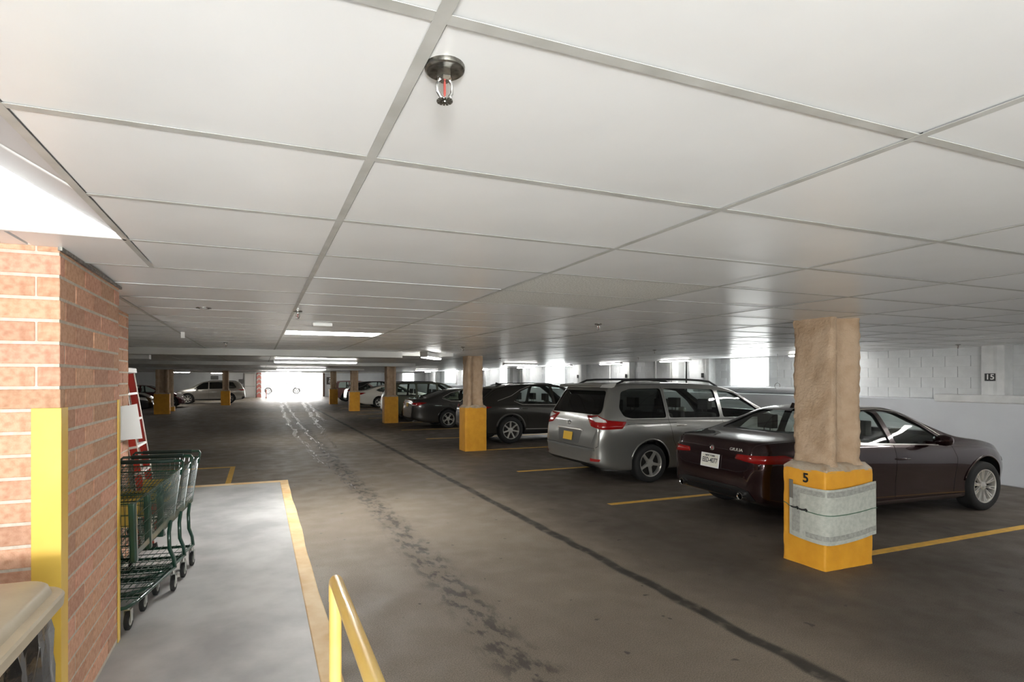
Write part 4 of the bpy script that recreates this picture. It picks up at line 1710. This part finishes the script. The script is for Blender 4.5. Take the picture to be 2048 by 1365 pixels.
def plate(car, B, y, z, w, h, m, frame=None, lines=(), tm=None):
    p, n_ = B.proj('rear', y, z)
    tilt = math.atan2(n_.z, -n_.x)
    pl_ = MB().box(-.004, .004, -w / 2, w / 2, -h / 2, h / 2).obj('license_plate', m, car, bev=.003, loc=tuple(p + Vector((-.016, 0, 0))), rot=(0, tilt, 0))
    if frame:
        MB().box(-.006, .003, -w / 2 - .008, w / 2 + .008, h / 2, h / 2 + .014).box(-.006, .003, -w / 2 - .008, w / 2 + .008, -h / 2 - .016, -h / 2).box(-.006, .003, -w / 2 - .008, -w / 2, -h / 2, h / 2).box(-.006, .003, w / 2, w / 2 + .008, -h / 2, h / 2).obj('plate_frame', frame, pl_)
    for (tx, sz, zz, sx) in lines:
        text('plate_text', tx, sz, tm or M_BLACK, basis((-.0048, 0, zz), (0, -1, 0), (0, 0, 1)), pl_, depth=.0006, bold=.0012, sx=sx)
    return pl_


def paint_mat(name, c, metal=.6, rough=.32, coat=1., c2=None):
    return mat(name, c, rough, metal, coat=coat, c2=c2, scale=3)


def rails(car, B, y, x0, x1, h, m, r=.014):
    for s_ in (-1, 1):
        pts = []
        for k in range(13):
            t = k / 12
            x = x0 + (x1 - x0) * t
            z = B.proj('top', x, s_ * y)[0].z
            e = min(1, t / .1, (1 - t) / .1)
            pts.append((x, s_ * y, z + h * e ** .6 - .004))
        MB().tube(pts, r, 8).obj('roof_rail', m, car, smooth=60)
    return


def fin(car, B, x, m, s=1.):
    z = B.proj('top', x, 0)[0].z
    MB().add([(-.10 * s, 0, .055 * s), (-.085 * s, .006, .055 * s), (-.085 * s, -.006, .055 * s), (.07 * s, .02, -.006), (.07 * s, -.02, -.006), (-.11 * s, .026, -.006), (-.11 * s, -.026, -.006), (.10 * s, 0, -.006)],
             [(0, 1, 2), (1, 5, 3), (1, 3, 7), (1, 7, 2), (2, 7, 4), (2, 4, 6), (0, 5, 1), (0, 2, 6), (0, 6, 5), (3, 5, 6, 4), (3, 4, 7)]).obj('antenna_fin', m, car, smooth=40, loc=(x, 0, z))


M_SEAM = mat('panel_gap', S(10, 10, 10), .8)
M_CHR2 = mat('bright_trim', S(220, 216, 210), .2, .55)

# ---- maroon-black sedan -------------------------------------------------
P_MAR = paint_mat('maroon_paint', S(38, 12, 15), .6, .26)
SED = dict(L=4.64, xf=1.51, xr=-1.31, R=.335, rim=.235, style=(10, .030, .026, .020), tw=.225,
           top=[(-2.32, .60), (-2.30, .80), (-2.265, .97), (-2.22, 1.035), (-2.05, 1.055), (-1.80, 1.075), (-1.55, 1.13), (-1.15, 1.30), (-.80, 1.41), (-.40, 1.45), (.05, 1.445), (.25, 1.405), (.60, 1.27), (.95, 1.095), (1.10, 1.045), (1.6, .965), (2.0, .86), (2.2, .75), (2.29, .63), (2.32, .50)],
           belt=[(-2.32, .80), (-2.1, .97), (-1.6, .99), (-1.0, .985), (0, .95), (.9, .925), (1.4, .90), (1.9, .80), (2.32, .52)],
           plan=[(-2.32, .60), (-2.29, .70), (-2.22, .785), (-2.05, .855), (-1.75, .91), (-1.31, .93), (-.6, .915), (.6, .91), (1.4, .925), (1.75, .905), (2.05, .82), (2.22, .68), (2.32, .42)],
           bot=[(-2.32, .42), (-2.2, .30), (-1.8, .22), (-1, .19), (1.2, .18), (2.0, .19), (2.32, .26)],
           cab=(-1.72, 1.05), tumble=.42, cav_floor=.45,
           side_win=[[(-.16, .975), (.82, .945), (.47, 1.19), (.15, 1.35), (-.20, 1.385)], [(-1.08, 1.06), (-1.0, 1.01), (-.25, .98), (-.29, 1.385), (-.55, 1.375), (-.92, 1.24)]],
           rear_win=[(.62, 1.115), (.50, 1.365)], front_win=[(.66, 1.08), (.52, 1.375)],
           handles=[(-1.02, .80), (-.10, .78)], mirror=(.46, .96),
           seats=[(.12, (-.38, .38), .32), (-.70, (-.36, .36), .38)],
           handle_mat=P_MAR, mirror_mat=P_MAR)
GIU = dict(SED)
GIU['feat'] = [
    ('patch2', 'tail_light', M_RLENS, [(.40, .815), (.72, .79), (1.10, .80), (1.22, .845), (1.05, .90), (.72, .885), (.42, .875)], dict(off=.006, thick=.02, rnd_=.02)),
    ('seam1', 'trunk_gap', M_SEAM, [(-.62, .985), (-.60, .70), (-.48, .66), (.48, .66), (.60, .70), (.62, .985)]),
    ('seam', 'door_gap', M_SEAM, [(-.21, .97), (-.20, .30)]),
    ('seam', 'door_gap', M_SEAM, [(-.98, 1.0), (-1.02, .80), (-.92, .55), (-.85, .30)]),
    ('seam', 'door_gap', M_SEAM, [(.86, .93), (.94, .75), (.92, .45), (.90, .30)]),
    ('seam', 'window_trim', M_CHR2, [(-1.12, 1.035), (-.6, .985), (.1, .955), (.84, .925)], dict(w=.016, off=.004)),
    ('seam', 'window_trim', M_CHR2, [(-1.08, 1.09), (-.91, 1.268), (-.55, 1.40), (-.15, 1.408), (.18, 1.368), (.52, 1.20), (.86, .98)], dict(w=.014, off=.004)),
    ('seam', 'sill_trim', mat('sill_gloss', S(120, 108, 106), .2, .9), [(-.90, .255), (1.05, .255)], dict(w=.03, off=.006)),
    ('patch', 'diffuser', M_BLACK, [(-.70, .33), (.70, .33), (.62, .45), (.45, .48), (-.45, .48), (-.62, .45)], dict(off=.005)),
    ('patch2', 'headlight', M_CLENS, [(5.05, .66), (5.35, .62), (5.62, .60), (5.58, .68), (5.2, .76)], dict(off=.006)),
]
giu, B = make_car('sedan', GIU, 'glossy dark maroon sedan parked behind the number 5 column', P_MAR, (7.83, 5.43, 0), math.radians(-3))
plate(giu, B, 0.0, .745, .30, .15, mat('plate_white', S(228, 226, 214), .5), M_WHITE, [('EED-4077', .088, -.004, .74), ('NEW YORK', .03, .058, 1.1)], mat('plate_ink', S(30, 30, 44), .5))
p, n_ = B.proj('rear', 0, .905)
bd = MB().lathe([(.038, 0), (.038, .006), (.030, .009), (.028, .006), (0, .006)], 24).obj('badge', M_CHROME, giu, smooth=40, loc=tuple(p), rot=(0, -PI / 2 + math.atan2(n_.z, -n_.x), 0))
MB().box(-.016, .016, -.003, .003, .006, .011).box(-.003, .003, -.016, .016, .006, .011).obj('badge_cross', mat('badge_red', S(150, 30, 30), .3), bd)
for (y, tx) in ((-.40, 'GIULIA'),):
    p, n_ = B.proj('rear', y, .925)
    tl = math.atan2(n_.z, -n_.x)
    text('badge_text', tx, .052, mat('silver_letter', S(214, 212, 206), .35, .3), Matrix.Translation(p + n_ * .003) @ Matrix.Rotation(tl, 4, 'Y') @ basis((0, 0, 0), (n_.y * 1, -1, 0), (0, 0, 1)), giu, depth=.002, sx=1.3)
for s_ in (-1, 1):
    p, n_ = B.proj('rear', s_ * .52, .40)
    MB().lathe([(.034, -.02), (.044, -.02), (.046, .06), (.040, .06), (.034, .05)], 20, Matrix.Rotation(-PI / 2, 4, 'Y'), cap=False).obj('exhaust_tip', M_CHROME, giu, smooth=40, loc=(p.x + .012, s_ * .52, .375))
fin(giu, B, -.80, P_MAR, 1.2)

# ---- silver minivan -------------------------------------------------------
P_SIL = paint_mat('silver_paint', S(158, 158, 154), .75, .30)
VAN = dict(L=5.08, xf=1.56, xr=-1.46, R=.335, rim=.235, style=(5, .062, .050, 0), tw=.225,
           top=[(-2.54, .56), (-2.525, .74), (-2.49, .92), (-2.455, 1.10), (-2.34, 1.34), (-2.20, 1.60), (-2.13, 1.695), (-2.0, 1.725), (-1.5, 1.745), (-.6, 1.75), (.2, 1.715), (.62, 1.635), (1.1, 1.40), (1.55, 1.165), (1.75, 1.10), (2.1, 1.0), (2.35, .87), (2.48, .72), (2.54, .5)],
           belt=[(-2.54, .9), (-2.3, 1.08), (-1.5, 1.09), (0, 1.06), (1.2, 1.03), (1.8, 1.0), (2.3, .82), (2.54, .52)],
           plan=[(-2.54, .74), (-2.51, .83), (-2.44, .90), (-2.25, .955), (-1.9, .985), (-1.46, .992), (1.5, .99), (1.9, .96), (2.2, .87), (2.4, .72), (2.54, .45)],
           bot=[(-2.54, .36), (-2.35, .27), (-1.9, .22), (1.8, .2), (2.54, .25)],
           cab=(-2.28, 1.62), tumble=.27, cav_floor=.5,
           side_win=[[(.22, 1.10), (1.30, 1.08), (.98, 1.34), (.62, 1.55), (.22, 1.605)], [(-1.03, 1.12), (.14, 1.10), (.14, 1.615), (-1.03, 1.64)], [(-2.06, 1.30), (-1.99, 1.16), (-1.83, 1.125), (-1.10, 1.12), (-1.10, 1.64), (-1.76, 1.635), (-1.96, 1.58)]],
           tints=[M_GLASS, glass_mat('mid_tint', (.50, .54, .52)), M_GLASSD],
           rear_win=[(.76, 1.19), (.80, 1.24), (.68, 1.60)], rear_tint=M_GLASSD, front_win=[(.72, 1.20), (.60, 1.60)],
           handles=[(-.80, .98), (.40, .96)], mirror=(1.10, 1.06),
           seats=[(.55, (-.42, .42), .5), (-.5, (-.42, .42), .52), (-1.5, (-.4, 0.1), .52)], handle_mat=M_CHR2,
           feat=[
               ('patch2', 'tail_light', M_RLENS, [(.47, 1.165), (.66, .99), (.96, .945), (1.32, .955), (1.42, 1.07), (1.08, 1.10), (.84, 1.18)], dict(off=.010, thick=.02, rnd_=.02)),
               ('patch2', 'tail_light_clear', M_CLENS, [(.60, 1.13), (.80, 1.07), (1.04, 1.06), (1.02, 1.10), (.84, 1.165)], dict(off=.014, thick=.01)),
               ('seam1', 'tailgate_gap', M_SEAM, [(-.80, 1.14), (-.90, .95), (-.88, .66), (-.80, .62), (.80, .62), (.88, .66), (.90, .95), (.80, 1.14)], dict(w=.008)),
               ('patch', 'bumper_step', mat('bumper_grey', S(120, 120, 118), .5, .4), [(-.82, .575), (.82, .575), (.82, .61), (-.82, .61)], dict(off=.004)),
               ('patch2', 'reflector', M_RLENS, [(.72, .40), (.90, .40), (.92, .44), (.72, .45)], dict(off=.006)),
               ('patch', 'lower_valance', M_BLACK, [(-.75, .29), (.75, .29), (.7, .345), (-.7, .345)], dict(off=.004)),
               ('seam', 'door_gap', M_SEAM, [(-1.065, 1.67), (-1.065, 1.08), (-.98, .72), (-.90, .60), (-.80, .30)]),
               ('seam', 'door_gap', M_SEAM, [(.18, 1.06), (.18, .30)]),
               ('seam', 'door_gap', M_SEAM, [(1.42, 1.04), (1.38, .6), (1.1, .30)]),
               ('seam', 'slide_track', M_SEAM, [(-1.95, 1.03), (-.9, 1.035)], dict(w=.008)),
               ('seam', 'window_line', M_SEAM, [(-1.95, 1.105), (1.38, 1.055)], dict(w=.008)),
               ('patch2', 'headlight', M_CLENS, [(5.35, .72), (5.75, .66), (5.7, .8), (5.4, .86)], dict(off=.006)),
               ('rear', 'plate_recess', mat('recess_grey', S(96, 96, 95), .5, .3), [(-.34, .665), (.34, .665), (.40, .89), (-.40, .89)], dict(off=.003, rnd_=.04)),
               ('rear', 'plate_garnish', M_CHR2, [(-.42, .885), (.42, .885), (.40, .925), (-.40, .925)], dict(off=.016, thick=.014)),
           ])
van, B = make_car('minivan', VAN, 'silver minivan with dark tinted rear glass and roof rails', P_SIL, (7.83, 8.72, 0))
plate(van, B, .02, .775, .30, .15, mat('plate_yellow', S(236, 190, 60), .5))
p, n_ = B.proj('rear', .06, 1.01)
bd = MB()
for (a, b_) in ((.055, .038), (.018, .038), (.042, .016)):
    bd.tube([(a * math.cos(t), b_ * math.sin(t) + (.012 if b_ < .02 else 0), 0) for t in [2 * PI * k / 20 for k in range(20)]], .0042, 6, closed=True)
bd.obj('badge', M_CHROME, van, smooth=60, loc=tuple(p + n_ * .004), rot=(PI / 2, 0, -PI / 2))
rails(van, B, .60, -1.95, .40, .075, M_BLACK, .02)
sp_ = MB()
for s_ in range(13):
    y = -.70 + 1.4 * s_ / 12
    k = 1 - abs(y / .70) ** 4 * .3
    sp_.v += [(-2.27 - .06 * k, y, 1.665), (-2.24 - .06 * k, y, 1.70), (-2.0, y, 1.745 - .03 * abs(y)), (-2.05, y, 1.66)]
for s_ in range(12):
    for j in range(4):
        l = (j + 1) % 4
        sp_.f.append((s_ * 4 + j, s_ * 4 + l, s_ * 4 + 4 + l, s_ * 4 + 4 + j))
sp_.f += [(0, 1, 2, 3), (51, 50, 49, 48)]
sp_.obj('rear_spoiler', P_SIL, van, smooth=50, bev=.008)

# ---- dark crossover ---------------------------------------------------------
P_GRY = paint_mat('charcoal_paint', S(58, 56, 52), .6, .30)
SUV = dict(L=4.88, xf=1.43, xr=-1.36, R=.375, rim=.255, style=(7, .050, .050, 0), tw=.235, arch_mat=mat('arch_grey', S(70, 68, 64), .5), arch_w=.05,
           top=[(-2.44, .62), (-2.425, .80), (-2.39, .98), (-2.32, 1.10), (-2.12, 1.28), (-1.86, 1.49), (-1.72, 1.57), (-1.4, 1.63), (-.7, 1.685), (0, 1.69), (.35, 1.655), (.8, 1.48), (1.2, 1.22), (1.35, 1.15), (1.8, 1.08), (2.15, .95), (2.35, .8), (2.44, .58)],
           belt=[(-2.44, .85), (-2.2, 1.10), (-1.5, 1.12), (0, 1.05), (1.0, 1.02), (1.7, 1.0), (2.2, .85), (2.44, .6)],
           plan=[(-2.44, .66), (-2.40, .76), (-2.28, .85), (-2.0, .92), (-1.36, .95), (1.4, .945), (1.85, .90), (2.15, .80), (2.33, .66), (2.44, .42)],
           bot=[(-2.44, .42), (-2.2, .30), (-1.8, .25), (1.8, .24), (2.44, .32)],
           cab=(-2.15, 1.25), tumble=.37, cav_floor=.5,
           side_win=[[(.08, 1.09), (1.04, 1.06), (.72, 1.36), (.42, 1.545), (.08, 1.60)], [(-1.20, 1.20), (-1.0, 1.115), (0.0, 1.095), (0.0, 1.605), (-.62, 1.59), (-.98, 1.46)]],
           rear_win=[(.66, 1.16), (.56, 1.53)], rear_tint=M_GLASSD, front_win=[(.68, 1.18), (.54, 1.60)],
           handles=[(-.92, .98), (.12, .95)], mirror=(.86, 1.06), seats=[(.28, (-.4, .4), .46), (-.62, (-.4, .4), .50)], handle_mat=P_GRY,
           feat=[
               ('patch2', 'tail_light', M_RLENS, [(.48, 1.02), (.70, .98), (1.02, .97), (1.28, 1.03), (1.05, 1.06), (.72, 1.08)], dict(off=.010, thick=.02, rnd_=.02)),
               ('seam', 'door_gap', M_SEAM, [(.04, 1.08), (.04, .34)]),
               ('seam', 'door_gap', M_SEAM, [(-1.15, 1.12), (-1.05, .95), (-.85, .75), (-.82, .34)]),
               ('seam', 'door_gap', M_SEAM, [(1.08, 1.04), (1.05, .6), (.98, .34)]),
               ('seam', 'window_trim', M_CHR2, [(-1.25, 1.19), (-1.0, 1.09), (.3, 1.065), (1.08, 1.04)], dict(w=.014, off=.004)),
               ('seam', 'roof_trim', M_CHR2, [(-1.75, 1.20), (-1.30, 1.34), (-1.0, 1.50), (-.62, 1.62)], dict(w=.014, off=.004)),
               ('side', 'lower_cladding', M_BLACK, [(-.95, .25), (1.02, .25), (1.02, .36), (-.95, .36)], dict(off=.006)),
               ('seam', 'door_moulding', M_CHR2, [(-.9, .40), (1.0, .37)], dict(w=.02, off=.009)),
               ('patch', 'lower_bumper', M_BLACK, [(-1.0, .34), (1.0, .34), (.95, .52), (-.95, .52)], dict(off=.006)),
               ('patch2', 'headlight', M_CLENS, [(5.0, .78), (5.5, .72), (5.4, .86), (5.1, .9)], dict(off=.006)),
           ])
suv, B = make_car('crossover', SUV, 'charcoal crossover with sloping tail parked behind the minivan', P_GRY, (7.95, 14.82, 0))
plate(suv, B, 0, .82, .30, .15, mat('plate_yellow', S(236, 190, 60), .5))
fin(suv, B, -1.30, M_BLACK, 1.3)
rails(suv, B, .56, -1.4, .15, .03, M_BLACK, .012)

# ---- dark grey family sedan ---------------------------------------------------
P_DGR = paint_mat('dark_grey_paint', S(66, 64, 62), .6, .30)
CAM = dict(SED)
CAM.update(L=4.88, xf=1.74, xr=-1.09, R=.34, rim=.235, style=(5, .030, .028, .034), tumble=.38,
           top=[(-2.44, .58), (-2.42, .80), (-2.385, 1.0), (-2.33, 1.075), (-2.15, 1.09), (-1.90, 1.12), (-1.5, 1.25), (-1.0, 1.40), (-.5, 1.455), (0, 1.46), (.4, 1.41), (.8, 1.26), (1.2, 1.08), (1.35, 1.03), (1.8, .95), (2.15, .82), (2.35, .68), (2.44, .5)],
           belt=[(-2.44, .82), (-2.2, 1.0), (-1.6, 1.01), (-1.0, 1.0), (0, .96), (1.0, .94), (1.6, .9), (2.2, .74), (2.44, .52)],
           plan=[(-2.44, .62), (-2.40, .72), (-2.30, .81), (-2.05, .88), (-1.6, .915), (1.5, .915), (2.0, .85), (2.3, .66), (2.44, .42)],
           bot=[(-2.44, .40), (-2.2, .28), (-1.8, .21), (1.8, .19), (2.44, .26)], cab=(-1.78, 1.3),
           side_win=[[(.03, .985), (1.08, .955), (.72, 1.19), (.34, 1.36), (.03, 1.395)], [(-1.28, 1.12), (-1.05, 1.02), (-.06, .99), (-.06, 1.395), (-.5, 1.385), (-.95, 1.28)]],
           rear_win=[(.64, 1.15), (.52, 1.385)], front_win=[(.66, 1.09), (.52, 1.39)], handles=[(-.95, .87), (.08, .85)], mirror=(.90, .965), handle_mat=P_DGR, mirror_mat=P_DGR,
           feat=[
               ('patch2', 'tail_light', M_RLENS, [(.44, .90), (.72, .83), (.95, .85), (1.26, .95), (1.0, .965), (.7, .94)], dict(off=.008, thick=.02, rnd_=.02)),
               ('patch2', 'tail_light_clear', M_CLENS, [(.50, .875), (.70, .84), (.88, .855), (.72, .88)], dict(off=.014, thick=.01)),
               ('seam1', 'trunk_gap', M_SEAM, [(-.64, 1.03), (-.62, .74), (.62, .74), (.64, 1.03)]),
               ('seam', 'door_gap', M_SEAM, [(-.02, .98), (-.02, .32)]), ('seam', 'door_gap', M_SEAM, [(-1.05, 1.0), (-.9, .7), (-.8, .32)]), ('seam', 'door_gap', M_SEAM, [(1.1, .95), (1.1, .32)]),
               ('seam', 'window_trim', M_CHR2, [(-1.32, 1.10), (-1.0, 1.0), (1.1, .93)], dict(w=.014, off=.004)),
               ('seam', 'window_trim', M_CHR2, [(-1.30, 1.14), (-.95, 1.30), (-.5, 1.405), (.04, 1.415), (.36, 1.375)], dict(w=.012, off=.004)),
               ('patch', 'lower_bumper', M_BLACK, [(-.75, .34), (.75, .34), (.7, .44), (-.7, .44)], dict(off=.005)),
               ('patch2', 'headlight', M_CLENS, [(5.2, .70), (5.6, .66), (5.5, .78), (5.25, .8)], dict(off=.006)),
           ])
cmy, B = make_car('sedan', CAM, 'dark grey sedan with split-spoke wheels parked between the columns', P_DGR, (7.62, 20.05, 0), hi=False)
plate(cmy, B, 0, .86, .30, .15, mat('plate_yellow', S(236, 190, 60), .5))

# ---- green-grey wagon ---------------------------------------------------------
P_GGR = paint_mat('green_grey_paint', S(112, 116, 100), .6, .32)
WAG = dict(SUV)
WAG.update(L=4.56, xf=1.36, xr=-1.28, R=.345, rim=.23, style=(5, .05, .05, 0), tumble=.26, arch_mat=P_GGR, arch_w=.03,
           top=[(-2.28, .60), (-2.265, .82), (-2.24, 1.0), (-2.20, 1.15), (-2.10, 1.40), (-1.98, 1.60), (-1.9, 1.66), (-1.5, 1.70), (-.4, 1.71), (.2, 1.67), (.6, 1.52), (1.0, 1.25), (1.2, 1.13), (1.6, 1.05), (2.0, .94), (2.2, .8), (2.28, .55)],
           belt=[(-2.28, .85), (-2.1, 1.05), (-1.5, 1.06), (0, 1.03), (1.0, 1.0), (1.6, .97), (2.0, .85), (2.28, .58)],
           plan=[(-2.28, .68), (-2.25, .77), (-2.15, .845), (-1.9, .885), (1.4, .885), (1.8, .84), (2.05, .74), (2.28, .42)],
           bot=[(-2.28, .42), (-2.1, .30), (1.8, .25), (2.28, .32)], cab=(-2.0, 1.1),
           side_win=[[(.0, 1.07), (.92, 1.05), (.6, 1.36), (.32, 1.555), (.0, 1.60)], [(-.95, 1.09), (-.08, 1.07), (-.08, 1.60), (-.95, 1.605)], [(-1.86, 1.14), (-1.72, 1.10), (-1.03, 1.09), (-1.03, 1.605), (-1.70, 1.59), (-1.80, 1.5)]],
           tints=[M_GLASS] * 3, rear_win=[(.66, 1.14), (.60, 1.58)], rear_tint=M_GLASS, front_win=[(.64, 1.16), (.54, 1.58)], handles=[(-.85, .96), (.08, .95)], mirror=(.75, 1.04), handle_mat=P_GGR,
           seats=[(.2, (-.38, .38), .44), (-.65, (-.38, .38), .46)],
           feat=[
               ('patch2', 'tail_light', M_RLENS, [(.66, .86), (.95, .86), (1.02, 1.06), (.70, 1.06)], dict(off=.010, thick=.02, rnd_=.02)),
               ('seam', 'door_gap', M_SEAM, [(-.04, 1.05), (-.04, .34)]), ('seam', 'door_gap', M_SEAM, [(-1.0, 1.05), (-.85, .34)]), ('seam', 'door_gap', M_SEAM, [(.98, 1.02), (.95, .34)]),
               ('patch', 'lower_bumper', mat('arch_grey', S(70, 68, 64), .5), [(-.9, .34), (.9, .34), (.85, .50), (-.85, .50)], dict(off=.006)),
               ('patch2', 'headlight', M_CLENS, [(4.65, .78), (5.15, .72), (5.05, .86), (4.75, .9)], dict(off=.006)),
           ])
wag, B = make_car('station_wagon', WAG, 'green-grey wagon with roof rails parked past the dark grey sedan', P_GGR, (7.35, 23.7, 0), hi=False)
plate(wag, B, 0, .86, .30, .15, mat('plate_yellow', S(236, 190, 60), .5))
rails(wag, B, .60, -1.7, -.1, .05, M_BLACK, .015)

# ---- cars further back ----------------------------------------------------------
P_WHT = paint_mat('white_car_paint', S(226, 222, 212), 0., .3)
WSD = dict(CAM, handle_mat=P_WHT, mirror_mat=P_WHT)
make_car('sedan', WSD, 'white sedan with red tail lights parked far down the row', P_WHT, (8.2, 35.4, 0), hi=False)
P_BLK = paint_mat('black_paint', S(30, 28, 27), .3, .3)
make_car('crossover', dict(SUV, handle_mat=P_BLK), 'black crossover parked past the white sedan', P_BLK, (8.2, 40.0, 0), hi=False)
P_PNK = paint_mat('rose_paint', S(150, 110, 108), .5, .3)
make_car('station_wagon', dict(WAG, handle_mat=P_PNK, arch_mat=P_PNK), 'dull rose wagon parked last before the exit wall', P_PNK, (7.9, 46.4, 0), hi=False)
P_SL2 = paint_mat('beige_silver_paint', S(160, 156, 148), .7, .34)
swg, B = make_car('station_wagon', dict(SUV, handle_mat=P_SL2, arch_mat=P_SL2, tumble=.32,
                                       top=[(-2.44, .62), (-2.425, .80), (-2.39, .98), (-2.34, 1.12), (-2.22, 1.38), (-2.08, 1.58), (-1.95, 1.65), (-1.4, 1.70), (-.6, 1.72), (0, 1.70), (.35, 1.65), (.8, 1.47), (1.2, 1.22), (1.35, 1.15), (1.8, 1.06), (2.15, .95), (2.35, .8), (2.44, .58)],
                                       side_win=[[(.08, 1.09), (1.04, 1.06), (.72, 1.36), (.42, 1.545), (.08, 1.60)], [(-.95, 1.12), (0.0, 1.095), (0.0, 1.605), (-.95, 1.62)], [(-1.85, 1.20), (-1.7, 1.14), (-1.03, 1.12), (-1.03, 1.62), (-1.6, 1.60)]],
                                       tints=[M_GLASSD] * 3, rear_win=[(.66, 1.18), (.58, 1.58)]), 'pale silver wagon parked broadside before the far white wall', P_SL2, (-3.45, 45.6, 0), PI, hi=False)
rails(swg, B, .62, -1.9, .1, .04, M_BLACK, .015)
P_DRD = paint_mat('dark_red_paint', S(84, 18, 22), .4, .3)
make_car('sedan', dict(CAM, handle_mat=P_DRD, mirror_mat=P_DRD), 'dark red sedan with bright headlights beyond the wide left column', P_DRD, (-7.0, 40.4, 0), 0., hi=False)
make_car('crossover', dict(SUV, handle_mat=P_BLK), 'black crossover half hidden behind the ladder', P_BLK, (-7.6, 33.0, 0), 0., hi=False)
make_car('sedan', dict(CAM, handle_mat=P_WHT, mirror_mat=P_WHT), 'white sedan in the daylight outside the exit', P_WHT, (2.6, 62.0, .235), PI, hi=False)

# ------------------------------------------------------------------ far wall fittings
tag(box('wall_sign', mat('sign_dark', S(70, 66, 64), .5), -.3, .3, -.01, .01, -.34, .34, loc=(6.1, 51.98, 1.68)), 'dark square sign with a white symbol on the far wall right of the exit', 'sign')
sg = bpy.data.objects['wall_sign']
MB().lathe([(0, 0), (.07, 0), (.07, .004), (0, .004)], 14, Matrix.Translation((0, -.012, .2)) @ Matrix.Rotation(PI / 2, 4, 'X')).obj('symbol', M_WHITE, sg)
MB().tube([(-.05, -.014, .1), (-.02, -.014, -.05), (.10, -.014, -.05), (.14, -.014, -.2)], .03, 6).tube([(-.08, -.014, .0), (-.1, -.014, -.14), (0, -.014, -.22), (.1, -.014, -.2)], .02, 6).obj('symbol', M_WHITE, sg)
tag(box('electrical_box', mat('box_grey', S(90, 90, 88), .5), -.17, .17, -.14, 0, -.2, .2, bev=.01, loc=(-1.52, 52, 1.62)), 'grey electrical box on the far wall beside the steel door', 'electrical box')
tag(box('wall_vent', mat('vent_grey', S(96, 96, 94), .6), -.3, .3, -.08, 0, -.16, .16, bev=.01, loc=(-3.6, 52, 1.95)), 'grey vent on the far wall above the silver wagon', 'vent')
tag(MB().lathe([(.10, 0), (.10, .02), (.05, .03), (.04, .7), (.03, .72)], 14).obj('traffic_post', mat('post_red', S(190, 80, 60), .5), smooth=35, loc=(.55, 51.0, .2)), 'short red post standing at the exit jamb', 'post')
